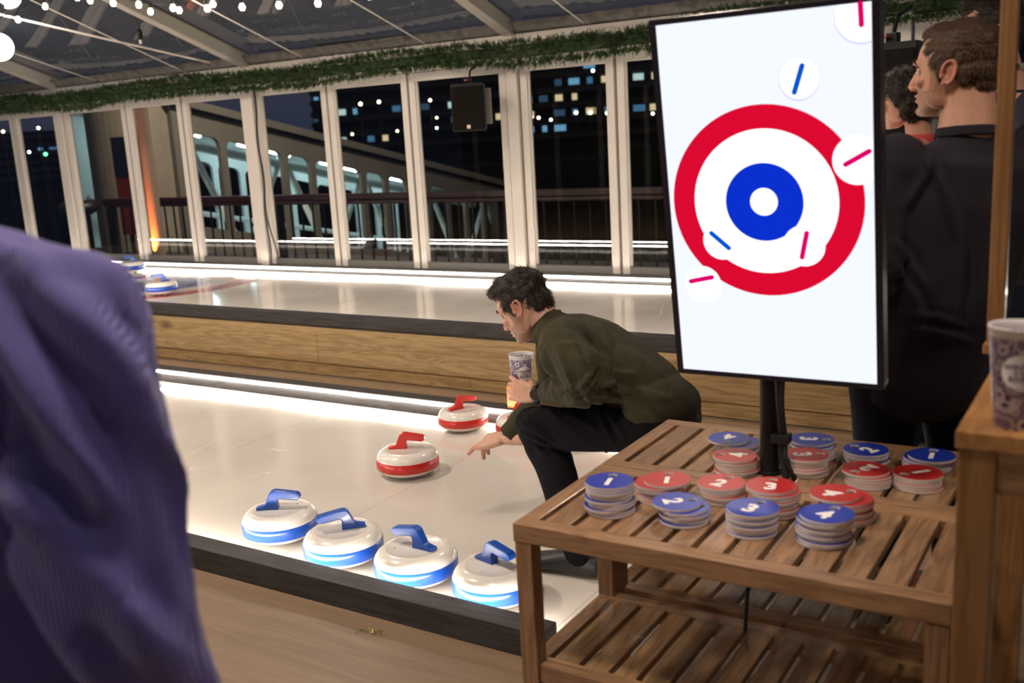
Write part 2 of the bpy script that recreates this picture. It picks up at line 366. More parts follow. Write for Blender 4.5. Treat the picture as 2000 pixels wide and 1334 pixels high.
# ice sheets
L1 = (-11.5, -1.15)
i1 = tag(ob('ice_sheet', boxes(bb(L1[0], L1[1], 2.36, 4.24, 0.001, .012), bev=.001), M_ice), 'pale glossy curling lane in front, with red and blue stones on it', 'curling lane')
i2 = tag(ob('ice_sheet', boxes(bb(-11.8, 2.2, 5.04, 6.855, .2815, .335), bev=.001), M_ice), 'pale glossy raised curling lane by the windows with a painted target', 'curling lane')
def disc_ring(bm, c, r0, r1, z, n=96, th=.0006):
    vs0 = []
    for k in range(n):
        a = 2*pi*k/n; vs0.append([bm.verts.new((c[0]+r*cos(a), c[1]+r*sin(a), z+h)) for r, h in ((r0, 0), (r0, th), (r1, th), (r1, 0))])
    for k in range(n):
        a, b = vs0[k], vs0[(k+1) % n]
        for j in range(3): bm.faces.new((a[j], a[j+1], b[j+1], b[j]))
M_pblue = mat('blue_lane_paint', (.03, .07, .26), .12); M_pred = mat('red_lane_paint', (.36, .04, .04), .12)
bm = bmesh.new(); disc_ring(bm, (-7.6, 5.95), .66, .875, .3352); tag(ob('target_ring', bm, M_pred, i2), 'red outer ring')
bm = bmesh.new(); disc_ring(bm, (-7.6, 5.95), .13, .45, .3352); tag(ob('target_ring', bm, M_pblue, i2), 'blue inner ring')
def curb(label, x0, x1, y0, y1, z0, z1, led):
    r = root('lane_curb', label, 'curb', ((x0+x1)/2, (y0+y1)/2, z0))
    b = ob('timber', boxes(bb(x0, x1, y0, y1, z0, z1), bev=.003), M_curb, r)
    s = 1 if led > (y0+y1)/2 else -1
    l = ob('led_strip', boxes(bb(x0+.05, x1-.05, led, led+s*.010, z1-.024, z1-.010), bev=0), M_led, r)
    rebase(r, b, l); return r
curb('near black timber curb of the front lane beside the blue stones', L1[0], -1.405, 2.262, 2.352, 0, .088, 2.353)
M_curb_far = M_curb
curb('far black timber curb of the front lane with glowing light strip', L1[0], -1.15, 4.262, 4.36, 0, .092, 4.261)
curb('black timber curb between the pine step and the raised lane', -11.8, 2.2, 4.925, 5.02, .281, .383, 5.021)
curb('thin curb with glowing light strip below the windows', -11.8, 2.2, 6.872, 6.912, .281, .392, 6.871)
# timber step
st = root('timber_step', 'long pine board step below the raised lane', 'step', (-5, 4.82, 0))
parts = []
xs = [X0, -10.6, -7.1, -4.62, -2.2, .4, X1]
for a, b in zip(xs, xs[1:]): parts.append(ob('board', boxes(bb(a+.0015, b-.0015, 4.80, 4.858, .082, .300), bev=.004), M_riser, st))
xs = [X0, -9.4, -6.0, -3.4, -.6, X1]
for a, b in zip(xs, xs[1:]): parts.append(ob('lower_board', boxes(bb(a+.001, b-.001, 4.808, 4.858, .001, .079), bev=.003), M_riser, st))
parts.append(ob('top_board', boxes(bb(X0, X1, 4.859, 4.924, .281, .299), bev=.003), M_riser, st))
rebase(st, *parts)
tag(ob('wooden_block', boxes(bb(-2.79, -2.70, 4.275, 4.35, .093, .215), bev=.003), mat('orange_wood', (.62, .27, .10), .5, var=.15, vscale=20)), 'small orange wooden block on the curb beside the crouching man\'s hand', 'wooden block')

# ------------------------------------------------------------------ window wall
YW = 6.97
posts = [-13.15, -10.2, -7.24, -4.30, -1.36, 1.6]
div = {0: [-12.1, -11.1], 1: [-9.08, -8.21], 2: [-6.27, -5.35], 3: [-3.40, -2.4], 4: [-.4, .6]}
wi = 0
for b in range(5):
    xa, xb = posts[b]+.055, posts[b+1]-.055
    cuts = [xa]+div[b]+[xb]
    for a, c in zip(cuts, cuts[1:]):
        wi += 1; g = .012; a += g; c -= g
        r = bpy.data.objects.new('window_%d' % wi, None); COL.objects.link(r); r['kind'] = 'structure'; r.location = ((a+c)/2, YW, .40)
        sw = .062
        fr = boxes(bb(a, a+sw, YW-.03, YW+.03, .40, 2.06), bb(c-sw, c, YW-.03, YW+.03, .40, 2.06), bb(a+sw, c-sw, YW-.03, YW+.03, 1.99, 2.06), bev=.005)
        box(fr, *bb(a+sw-.001, a+sw+.014, YW-.012, YW+.012, .46, 1.99), .002); box(fr, *bb(c-sw-.014, c-sw+.001, YW-.012, YW+.012, .46, 1.99), .002)
        f = ob('window_frame', fr, M_white, r)
        s = ob('bottom_rail', boxes(bb(a+sw, c-sw, YW-.028, YW+.028, .40, .455), bev=.004), M_grey, r)
        gl = ob('pane', boxes(bb(a+sw+.012, c-sw-.012, YW-.003, YW+.003, .455, 1.992), bev=0), M_glass, r)
        rebase(r, f, s, gl)
tag(ob('trim_1', boxes(bb(-13.2, 2.2, YW-.03, YW+.04, 2.065, 2.11), bb(-13.2, 2.2, YW-.045, YW+.05, 2.195, 2.275), bev=.004), M_white), kind='structure')
tag(ob('trim_2', boxes(bb(-13.2, 2.2, YW+.02, YW+.03, 2.11, 2.2), bev=0), M_blackrub), kind='structure')
tag(ob('wall_sill', boxes(bb(-13.2, 2.2, YW-.035, YW+.04, .281, .398), bev=.003), M_grey), kind='structure')
RS = .35    # roof slope
RY, RZ = 1.0, 2.30+RS*(YW-1.0)
for i, x in enumerate(posts):
    r = root('marquee_frame_leg', 'white aluminium marquee post %s' % ['at the far left end', 'left of the column outside', 'with cables, between the gangway windows', 'beside the hanging speaker', 'behind the television and dark-jumper man', 'at the far right end'][i], 'post', (x, YW, .28))
    p = ob('post', boxes(bb(x-.05, x+.05, YW-.055, YW+.05, .28, 2.30), bev=.006), M_white, r)
    bm = bmesh.new()
    L_ = sqrt((YW-RY)**2+(RZ-2.30)**2); ang = math.atan(RS)
    box(bm, (x, (YW+RY)/2, (2.30+RZ)/2-.02), (.10, L_, .13), .008, Matrix.Rotation(-ang, 3, 'X')) if False else None
    vs_ = box(bm, (0, 0, 0), (.10, L_, .11), .006); bmesh.ops.rotate(bm, cent=(0, 0, 0), matrix=Matrix.Rotation(-ang, 3, 'X'), verts=bm.verts[:]); bmesh.ops.translate(bm, vec=(x, (YW+RY)/2, (2.30+RZ)/2), verts=bm.verts[:])
    n0 = len(bm.verts); b2 = bmesh.new(); box(b2, (0, 0, 0), (.035, L_, .03), .004); bmesh.ops.rotate(b2, cent=(0, 0, 0), matrix=Matrix.Rotation(-ang, 3, 'X'), verts=b2.verts[:]); bmesh.ops.translate(b2, vec=(x, (YW+RY)/2, (2.30+RZ)/2+.075), verts=b2.verts[:])
    me = bpy.data.meshes.new('x'); b2.to_mesh(me); b2.free(); bm.from_mesh(me)
    q = ob('rafter', bm, M_rafter, r)
    bm = bmesh.new(); L2 = sqrt((RY+5)**2+(RZ-2.3)**2); a2 = math.atan((RZ-2.3)/(RY+5))
    box(bm, (0, 0, 0), (.10, L2, .11), .006); bmesh.ops.rotate(bm, cent=(0, 0, 0), matrix=Matrix.Rotation(a2, 3, 'X'), verts=bm.verts[:]); bmesh.ops.translate(bm, vec=(x, (RY-5)/2, (2.30+RZ)/2), verts=bm.verts[:])
    q2 = ob('back_rafter', bm, M_rafter, r)
    rebase(r, p, q, q2)
def roof_panel(x0, x1, ya, za, yb, zb, nx=24, ny=40, sag=.05):
    bm = bmesh.new(); g = []
    for top in (0, 1):
        G = []
        for j in range(ny+1):
            v = j/ny; row = []
            for i in range(nx+1):
                u = i/nx
                s = sag*(4*u*(1-u))*(.35+.65*sin(pi*min(1, v*1.6)*.5+.2))+.006*sin(9*v+4*u)*sin(pi*u)
                row.append(bm.verts.new((x0+(x1-x0)*u, ya+(yb-ya)*v, za+(zb-za)*v-s+.07+top*.003)))
            G.append(row)
        g.append(G)
        for j in range(ny):
            for i in range(nx):
                q = (G[j][i], G[j][i+1], G[j+1][i+1], G[j+1][i]); bm.faces.new(q[::-1] if top else q)
    bm.faces.ensure_lookup_table(); bm.normal_update(); nf = nx*ny
    for k_, f in enumerate(bm.faces):
        if (f.normal.z > 0) == (k_ < nf): f.normal_flip()
    return bm
for i in range(5):
    o = ob('ceiling_%d' % (i+1), roof_panel(posts[i]+.02, posts[i+1]-.02, YW-.02, 2.31, RY, RZ), M_roof, smooth=True); o['kind'] = 'structure'
    o = ob('ceiling_%d' % (i+6), roof_panel(posts[i]+.02, posts[i+1]-.02, -5, 2.31, RY, RZ), M_roof, smooth=True); o['kind'] = 'structure'
# dark roof flap along the eave
bm = bmesh.new(); N = 260; row0, row1 = [], []
for k in range(N+1):
    x = -13.1+15.2*k/N; w_ = .02*noise.noise(Vector((x*7, 0, 0)))+.012*sin(x*60)
    row0.append(bm.verts.new((x, YW-.03+w_*.3, 2.278))); row1.append(bm.verts.new((x, YW-.13+w_, 2.352+w_*.4)))
for k in range(N): bm.faces.new((row0[k], row0[k+1], row1[k+1], row1[k]))
me_ = new_mesh('flap', bm)
fo = tag(ob('trim_3', me_, mat('dark_flap', (.10, .09, .08), .5, var=.9, vscale=14)), kind='structure')
fo.modifiers.new('s', 'SOLIDIFY').thickness = .004
# opposite side wall (seen only as reflections)
for k in range(15):
    x = -12.8+1.05*k; wi += 1
    fr = boxes(bb(x-.05, x+.05, -5.03, -4.97, 0, 2.3), bev=.004); o = ob('wall_back_post', fr, M_white); o['kind'] = 'structure'
tag(ob('wall_back', boxes(bb(-13.2, 3.6, -5.10, -5.04, 0, 2.3), bev=0), mat('dark_back_wall', (.02, .02, .024), .6)), kind='structure')
tag(ob('wall_right', boxes(bb(3.6, 3.66, -5, 7, 0, 3.6), bev=0), mat('dark_side_wall', (.03, .028, .027), .6)), kind='structure')

# ------------------------------------------------------------------ curling stones
def stone_bm():
    bm = bmesh.new()
    prof = [(0, .006), (.075, .006), (.095, .010), (.118, .022), (.130, .036)]
    n1 = len(prof)
    prof2 = [(.131, .070), (.128, .082), (.120, .094), (.106, .103), (.092, .107), (.088, .1065), (.084, .1045), (.03, .106), (0, .106)]
    lathe(bm, prof, 64); lathe(bm, [(.130, .036)]+prof2[:1], 64); lathe(bm, prof2, 64)
    bmesh.ops.remove_doubles(bm, verts=bm.verts, dist=1e-5)
    for a in (.6, 2.7, 4.8): ell(bm, (.066*cos(a), .066*sin(a), .106), (.006, .006, .002), seg=12)
    return bm
def band_bm():
    bm = bmesh.new(); lathe(bm, [(.1285, .033), (.1318, .035), (.1330, .053), (.1318, .071), (.1300, .0735)], 64); return bm
def foot_bm():
    bm = bmesh.new(); lathe(bm, [(0, 0), (.010, 0), (.010, .008), (0, .008)], 16)
    return bm
def handle_bm():
    # side profile in x,z ; foot plate behind, slanted neck, long grip forward
    pr = [(-.062, .105), (-.062, .114), (-.040, .120), (-.034, .124), (-.018, .162), (-.010, .168), (0, .169), (.062, .158), (.070, .152), (.072, .143), (.066, .136), (.058, .134), (.010, .141), (.004, .138), (.002, .130), (.004, .105)]
    bm = bmesh.new(); w = .013
    a = [bm.verts.new((x, -w, z)) for x, z in pr]; b = [bm.verts.new((x, w, z)) for x, z in pr]
    f1 = bm.faces.new(a[::-1]); f2 = bm.faces.new(b)
    n = len(pr)
    for k in range(n): bm.faces.new((a[k], a[(k+1) % n], b[(k+1) % n], b[k]))
    bmesh.ops.recalc_face_normals(bm, faces=bm.faces)
    bmesh.ops.bevel(bm, geom=[e for e in bm.edges if (e.verts[0].co.y*e.verts[1].co.y > 0)], offset=.0035, segments=3, affect='EDGES', profile=.6)
    bmesh.ops.triangulate(bm, faces=[f for f in bm.faces if len(f.verts) > 4])
    for v in bm.verts: v.co = Vector((v.co.x*1.18-.004, v.co.y*1.15,   .105+(v.co.z-.105)*1.04))
    return bm
ME_ST, ME_BD, ME_HD, ME_FT = new_mesh('stone', stone_bm()), new_mesh('band', band_bm()), new_mesh('handle', handle_bm()), new_mesh('feet', foot_bm())
for m_, mt_ in ((ME_ST, M_stone), (ME_FT, M_grey)): m_.materials.append(mt_)
ME_ST.polygons.foreach_set('use_smooth', [True]*len(ME_ST.polygons)); ME_BD.polygons.foreach_set('use_smooth', [True]*len(ME_BD.polygons))
ME_BDr, ME_HDr = ME_BD.copy(), ME_HD.copy()
ME_BD.materials.append(M_sblue); ME_HD.materials.append(M_sblue); ME_BDr.materials.append(M_sred); ME_HDr.materials.append(M_sred)
def stone(x, y, z, rz, red, label, sc=1.0):
    r = root('curling_stone', label, 'curling stone', (x, y, z), rz, 'red curling stones' if red else 'blue curling stones'); r.scale = (sc, sc, sc*1.05)
    ob('body', ME_ST, parent=r, keep=True)
    for k in range(3): ob('foot', ME_FT, parent=r, keep=True).location = (.06*cos(k*2.094), .06*sin(k*2.094), 0)
    ob('band', ME_BDr if red else ME_BD, parent=r, keep=True); ob('handle', ME_HDr if red else ME_HD, parent=r, keep=True)
ZI = .0125
stone(-2.792, 3.416, ZI, radians(24), True, 'red banded curling stone alone on the ice, left of the man\'s reaching hand', 1.09)
stone(-2.957, 4.100, ZI, radians(62), True, 'red banded curling stone by the far light strip, with its handle sticking up right', 1.0)
stone(-2.596, 4.10, ZI, radians(70), True, 'red banded curling stone half hidden behind the crouching man\'s knee')
stone(-2.271, 4.087, ZI, radians(100), True, 'red banded curling stone seen under the crouching man\'s thigh')
stone(-2.79, 2.60, ZI, radians(32), False, 'leftmost of four blue banded curling stones along the near curb', 1.11)
stone(-2.415, 2.545, ZI, radians(226), False, 'blue banded curling stone second from left along the near curb, handle pointing left', 1.11)
stone(-2.068, 2.530, ZI, radians(180), False, 'blue banded curling stone third from left along the near curb, handle up to the left', 1.11)
stone(-1.735, 2.53, ZI, radians(-15), False, 'blue banded curling stone partly hidden by the slatted table leg', 1.11)
stone(-8.75, 6.52, .3365, radians(222), False, 'far blue banded curling stone behind the purple shirt shoulder', 1.0)
stone(-7.07, 5.54, .3365, radians(222), False, 'blue banded curling stone on the painted target of the raised lane', 1.0)

# ------------------------------------------------------------------ garland, festoon lights, cables, speakers
M_leaf = mat('garland_green', (.030, .062, .014), .55, var=.7, vscale=26)
def garland(x0, x1, y, zf, seed, dens=900):
    r_ = random.Random(seed); bm = bmesh.new()
    n = int((x1-x0)*dens)
    for i in range(n):
        x = r_.uniform(x0, x1); zc = zf(x); th = r_.uniform(0, 2*pi)
        lump = .072+.03*noise.noise(Vector((x*2.3, seed, 0)))
        p = Vector((x, y-abs(cos(th))*lump*.9, zc+sin(th)*lump*.95))
        d = Vector((r_.uniform(-1, 1), -abs(cos(th))*.9+r_.uniform(-.4, .2), sin(th)*.9+r_.uniform(-.5, .4))).normalized()
        ln = r_.uniform(.03, .075); sd = d.cross(Vector((r_.uniform(-1, 1), r_.uniform(-1, 1), r_.uniform(-1, 1)))).normalized()
        # a small frond: spine with needles
        for q in range(5):
            b = p+d*ln*(q/5); nl = .026*(1-q/7)
            for s in (-1, 1):
                t = (d*.75+sd*s).normalized(); w = d.cross(t).normalized().cross(t)*.0036
                bm.faces.new((bm.verts.new(b-w), bm.verts.new(b+w), bm.verts.new(b+t*nl)))
    tube(bm, [(x0+(x1-x0)*k/40, y+.005, zf(x0+(x1-x0)*k/40)) for k in range(41)], .030, 8)
    return bm
def gz(x): return 2.135+.022*sin(x*2.1)+.022*noise.noise(Vector((x*1.5, 3, 1)))
tag(ob('garland', garland(-12.6, -3.0, YW-.13, gz, 3), M_leaf), 'long green pine garland along the top of the windows, left of the television', 'garland')
tag(ob('garland', garland(-2.9, 1.9, YW-.13, lambda x: gz(x)+.02, 5), M_leaf), 'green pine garland right of the television, above the standing man', 'garland')
M_bulb = emis('warm_bulb', (1, .80, .50), 26)
M_socket = M_blackrub
def festoon(label, pts, bulbs, rb=.021):
    r = root('festoon_lights', label, 'string lights', pts[0])
    bm = bmesh.new(); tube(bm, pts, .0035, 6, sm=4); c = ob('cable', bm, M_socket, r); rebase(r, c)
    for b in bulbs:
        bm = bmesh.new(); lathe(bm, [(0, -.052), (rb*.6, -.050), (rb, -.034), (rb*.95, -.022), (rb*.5, -.004), (0, 0)], 16, c=b); o = ob('bulb', bm, M_bulb, r, smooth=True); rebase(r, o)
        bm = bmesh.new(); lathe(bm, [(0, -.006), (.011, -.006), (.012, .022), (.006, .03), (0, .03)], 12, c=b); s = ob('socket', bm, M_socket, o); rebase(r, s)
YB = 4.9
bp = [ony(x, y-7, YB) for x, y in ((34, 38), (87, 12), (175, 0), (220, 5), (270, 8), (337, 14), (404, 15), (472, 12), (544, 8), (620, 4))]
bp = [ony(-60, 55, YB)]+bp+[ony(720, -18, YB), ony(840, -45, YB)]
festoon('front string of warm round bulbs under the clear roof', [p+Vector((0, 0, .03)) for p in bp], bp[1:-1])
b2 = [ony(x, y, 5.2) for x, y in ((150, -12), (293, 15), (349, 12), (415, 0), (500, -25))]
festoon('rear string of warm bulbs under the clear roof', [ony(30, -20, 5.2)]+[p+Vector((0, 0, .03)) for p in b2]+[ony(700, -40, 5.2)], b2)
# strings across the hall above/behind the camera view (mirrored in the windows)
for yy, zz in ((1.4, 3.3), (-1.8, 3.0)):
    pts = [Vector((-10+1.0*k, yy, zz-.12*abs(sin(k*pi/3)))) for k in range(13)]
    festoon('string of warm bulbs across the hall at %s' % ('the ridge' if yy > 0 else 'the back'), [p+Vector((0, 0, .03)) for p in pts], pts[1:-1], .03)
# added glowing globe, stands in for a blown-out reflection in the roof film
g = root('reflection_globe', 'glowing cold white globe standing for a reflection under the roof at far left', 'lamp', ony(-2, 92, 5.6))
bm = bmesh.new(); ell(bm, (0, 0, 0), (.125, .125, .125), seg=32); ob('globe', bm, emis('cold_globe', (.80, .90, 1), 9), g, smooth=True)
bm = bmesh.new(); lathe(bm, [(0, .12), (.03, .12), (.03, .16), (.006, .17), (.006, .26), (0, .26)], 16); ob('cap', bm, M_black, g)
# small clamp spotlight on rafter
sp_ = ony(272, 62, 6.15)
r = root('clamp_spotlight', 'small black spotlight clamped under the left roof rafter', 'spotlight', sp_)
bm = bmesh.new(); lathe(bm, [(0, -.07), (.022, -.07), (.026, -.03), (.026, .0), (.016, .02), (0, .02)], 20); ob('lamp_head', bm, M_black, r)
bm = bmesh.new(); tube(bm, [(0, 0, .01), (.01, 0, .05), (0, 0, .09), (-.01, 0, .15)], .007, 8); box(bm, (-.01, 0, .12), (.05, .03, .03), .004); ob('clamp', bm, M_black, r)
bm = bmesh.new(); lathe(bm, [(0, -.105), (.012, -.105), (.014, -.07), (0, -.07)], 16); ob('lens_tube', bm, M_white, r)
# roof bracing wires
def wire(label, a, b, rad=.006, mt=None, sag=0):
    a, b = Vector(a), Vector(b); bm = bmesh.new()
    pts = [a.lerp(b, k/8)-Vector((0, 0, sag*4*(k/8)*(1-k/8))) for k in range(9)]
    tube(bm, pts, rad, 8); return tag(ob('bracing_cable', bm, mt or M_white), label, 'cable')
wire('thick pale bracing cable crossing the left roof bay', ony(-40, 20, 5.0), ony(410, 122, 6.85), .010)
wire('thin pale bracing cable in the left roof bay', ony(60, 0, 4.4), ony(355, 138, 6.85), .006)
wire('thin pale cable at the lower left roof', ony(0, 95, 5.3), ony(185, 157, 6.85), .005)
wire('thin cable in the middle roof bay', ony(375, 0, 4.8), ony(590, 112, 6.85), .006)
wire('thin cable in the roof bay right of the middle rafter', ony(685, 0, 5.2), ony(830, 85, 6.85), .006)
wire('thin cable in the roof bay left of the television', ony(1075, -5, 5.6), ony(1140, 45, 6.85), .006)
# loose cables beside post at -7.24
for k, (dx, lb) in enumerate(((.075, 'black cable hanging straight beside the post between gangway windows'), (.095, 'second black cable hanging beside the same post, curving right at the sill'))):
    bm = bmesh.new(); pts = []
    for q in range(15):
        z = 2.1-q*(2.1-.40)/14; pts.append((-7.24+dx+.02*k+.015*sin(q*1.1)+(.10*max(0, (q-8)/6)**2 if k else .02), YW-.065-.01*k, z))
    tube(bm, pts, .006, 8, sm=3); tag(ob('power_cable', bm, M_blackrub), lb, 'cable')
# speakers
M_grille = mat('speaker_grille', (.008, .006, .005), .9, spec=.1, bump=.5, bscale=400)
def speaker(c, rz, label, s=1.0):
    r = root('loudspeaker', label, 'speaker', c, rz); r.scale = (s, s, s)
    # cabinet: trapezoid plan
    def prism(front, back, d0, d1, z0, z1, bev=.008):
        bm = bmesh.new(); v = [bm.verts.new(p) for p in ((-front, -d0, z0), (front, -d0, z0), (back, d1, z0), (-back, d1, z0), (-front, -d0, z1), (front, -d0, z1), (back, d1, z1), (-back, d1, z1))]
        for f in ((0, 3, 2, 1), (4, 5, 6, 7), (0, 1, 5, 4), (1, 2, 6, 5), (2, 3, 7, 6), (3, 0, 4, 7)): bm.faces.new([v[i] for i in f])
        bmesh.ops.bevel(bm, geom=bm.edges[:], offset=bev, segments=2, affect='EDGES'); return bm
    ob('cabinet', prism(.135, .10, .10, .12, 0, .37), M_black, r)
    ob('grille', prism(.125, .125, .108, -.095, .015, .345, .004), M_grille, r)
    ob('badge', boxes(bb(-.014, .014, -.112, -.107, .022, .05), bev=.001), mat('badge', (.6, .5, .4), .4), r)
    ob('bracket', boxes(bb(.115, .155, .02, .10, .05, .33), bev=.005), M_grey, r)
    bm = boxes(bb(-.02, .02, .0, .04, .37, .41), bev=.003); tube(bm, [(0, .02, .40), (.0, .06, .47), (.03, .1, .5)], .008, 8); c_ = ob('hanger', bm, M_black, r)
    ob('tape', boxes(bb(-.035, -.005, -.03, .0, .392, .402), bev=.001), mat('orange_tape', (.55, .16, .05), .5), r)
speaker((-4.50, 6.62, 1.55), radians(22), 'black loudspeaker hanging by the window post left of the television', .98)
speaker((ony(1738, 180, 6.25).x, 6.25, 1.30), radians(-10), 'large black loudspeaker right of the television, behind the standing man\'s face', 1.62)
tag(ob('curtain', boxes(bb(-1.30, -.5, 6.70, 6.76, .40, 1.62), bev=.01), mat('black_curtain', (.012, .011, .011), .8)), 'black cloth hanging below the right loudspeaker', 'curtain')

# ------------------------------------------------------------------ slatted tables
def slat_table(x0, y0, label, D=.448):
    Wd = .94; H_ = .64; r = root('slatted_table', label, 'table', (x0, y0, 0))
    gaps = [.052, .133, .210, .281, .356, .424, .496, .568, .641, .714, .787, .861]
    def top(z, nm, y_in, inset=0):
        bm = bmesh.new()
        th = .032
        box(bm, *bb(inset, Wd-inset, y_in, y_in+.045, z-th*1.4, z), .003); box(bm, *bb(inset, Wd-inset, D-y_in-.045, D-y_in, z-th*1.4, z), .003)
        ob(nm+'_rail', bm, M_teakx, r)
        bm = bmesh.new(); e = [inset]+[g_ for g_ in gaps]+[Wd-inset]
        for i in range(len(e)-1):
            a = e[i]+(.0075 if i else 0); b = e[i+1]-(.0075 if i < len(e)-2 else 0)
            box(bm, *bb(a, b, y_in+.0455, D-y_in-.0455, z-.020, z-.0005), .0025)
        s = ob(nm+'_slats', bm, M_teak, r)
        ob(nm+'_cross_rail', boxes(bb(inset+.03, Wd-inset-.03, y_in+.05, D-y_in-.05, z-.045, z-.0405) if False else bb(inset+.004, inset+.03, y_in+.046, D-y_in-.046, z-.045, z-.021), bb(Wd-inset-.03, Wd-inset-.004, y_in+.046, D-y_in-.046, z-.045, z-.021), bev=.002), M_teak, r)
    top(H_, 'top', 0); top(.285, 'shelf', .012, .004)
    for lx in (.002, Wd-.046):
        for ly in (.002, D-.046):
            ob('leg', boxes(bb(lx, lx+.044, ly, ly+.044, .0125 if y0+ly > 2.4 else 0, H_-.0455), bev=.003), M_teakz, r)
    ob('glass_shelf', boxes(bb(.05, Wd-.05, .05, D-.05, .2862, .2902), bev=.001), clear('shelf_glass', (.97, .98, .97)), r)
    return r
slat_table(-1.188, 1.812, 'front slatted hardwood table holding the numbered disc stacks')
slat_table(-1.188, 2.264, 'rear slatted hardwood table behind the front one, carrying the screen pole')

# tall table
r = root('tall_table', 'tall varnished pine bar table at the right edge with a cup on it', 'table', (-.216, 1.545, 0))
ps = [ob('table_top', boxes(bb(0, .9, 0, .62, 1.022, 1.05), bev=.003), M_pine, r)]
for lx in (.004, .84):
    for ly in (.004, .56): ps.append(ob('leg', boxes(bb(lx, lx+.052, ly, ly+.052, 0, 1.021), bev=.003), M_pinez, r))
ps.append(ob('apron', boxes(bb(.056, .84, .01, .032, .955, 1.021), bb(.056, .84, .59, .61, .955, 1.021), bb(.01, .032, .056, .56, .955, 1.021), bb(.865, .887, .056, .56, .955, 1.021), bev=.002), M_teakx, r))
ps.append(ob('footrest', boxes(bb(.056, .84, .575, .60, .30, .34), bev=.002), M_teakx, r))
# slim upright wooden frame on the tall table
a = onz(1947, 655, 1.05)
FYY = 2.10
r = root('display_stand', 'slim upright pine display stand on the tall table behind the cup', 'stand', (-.235, FYY, 1.05))
u0 = ony(1962, 300, FYY).x+.235; 
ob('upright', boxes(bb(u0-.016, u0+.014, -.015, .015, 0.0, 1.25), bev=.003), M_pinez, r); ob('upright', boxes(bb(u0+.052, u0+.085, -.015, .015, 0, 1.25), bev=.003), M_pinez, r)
ob('cross_bar', boxes(bb(u0+.014, u0+.052, -.008, .008, .53, .542), bev=.002), M_grey, r)
ob('foot', boxes(bb(u0-.02, u0+.09, -.03, .03, 0, .02), bev=.003), M_pine, r)

# ------------------------------------------------------------------ numbered discs
def disc_mesh(top_mat, hr=.012):
    cu = bpy.data.curves.new('d', 'CURVE'); cu.dimensions = '2D'; cu.fill_mode = 'BOTH'; cu.extrude = .0029; cu.bevel_depth = .0004
    for c, rr, n in (((0, 0), .0555, 64), ((0, .036), hr, 20)):
        s = cu.splines.new('POLY'); s.points.add(n-1)
        for k in range(n): s.points[k].co = (c[0]+rr*cos(2*pi*k/n), c[1]+rr*sin(2*pi*k/n), 0, 1)
        s.use_cyclic_u = True
    o = bpy.data.objects.new('d', cu); COL.objects.link(o); dg = bpy.context.evaluated_depsgraph_get(); dg.update()
    me = bpy.data.meshes.new_from_object(o.evaluated_get(dg)); bpy.data.objects.remove(o)
    me.materials.clear(); me.materials.append(M_dwhite); me.materials.append(top_mat)
    for p in me.polygons: p.material_index = 1 if p.normal.z > .5 else 0
    return me
DM = {'b': disc_mesh(M_dblue), 'r': disc_mesh(M_dred)}
NUMS = {k: curve_text(k, .060, .0003, .0026) for k in '1234'}
for me in NUMS.values(): me.materials.clear(); me.materials.append(M_num)
ORD = ['topmost', 'second', 'third', 'fourth', 'fifth', 'sixth', 'seventh', 'eighth', 'ninth', 'tenth', 'eleventh']
DT = .0068
def stack(px, py, n, colr, num, rz, where, seed, fan=0, fdir=(1, 0)):
    r_ = random.Random(seed); zt = .6405+n*DT
    b = onz(px, py, zt); rz += atan2(-b.x, b.y)
    cname = 'blue' if colr == 'b' else 'red'
    for k in range(n):
        i = n-1-k                      # k=0 top
        z = .6405+i*DT+DT/2
        j = .003 if k < 2 else .004
        x = b.x+(0 if k == 0 else r_.uniform(-j, j)+(fan*fdir[0] if k > 0 else 0)); y = b.y+(0 if k == 0 else r_.uniform(-j, j)+(fan*fdir[1] if k > 0 else 0))
        a = rz if k == 0 else rz+r_.uniform(-.8, .8)
        o = bpy.data.objects.new('numbered_disc', DM[colr]); COL.objects.link(o); o.location = (x, y, z); o.rotation_euler = (0, 0, a)
        if n > 1 and k == n-1: pos = 'lowest %s disc' % cname
        elif k == 0: pos = 'top %s disc numbered %s' % (cname, num)
        else: pos = '%s disc down' % (ORD[k]+' '+cname)
        tag(o, '%s, %s' % (pos, where), 'disc', 'discs, '+where)
        if k < 2:
            t = bpy.data.objects.new('number', NUMS[num]); COL.objects.link(t); t.parent = o; t.location = (0, -.011, .0036)
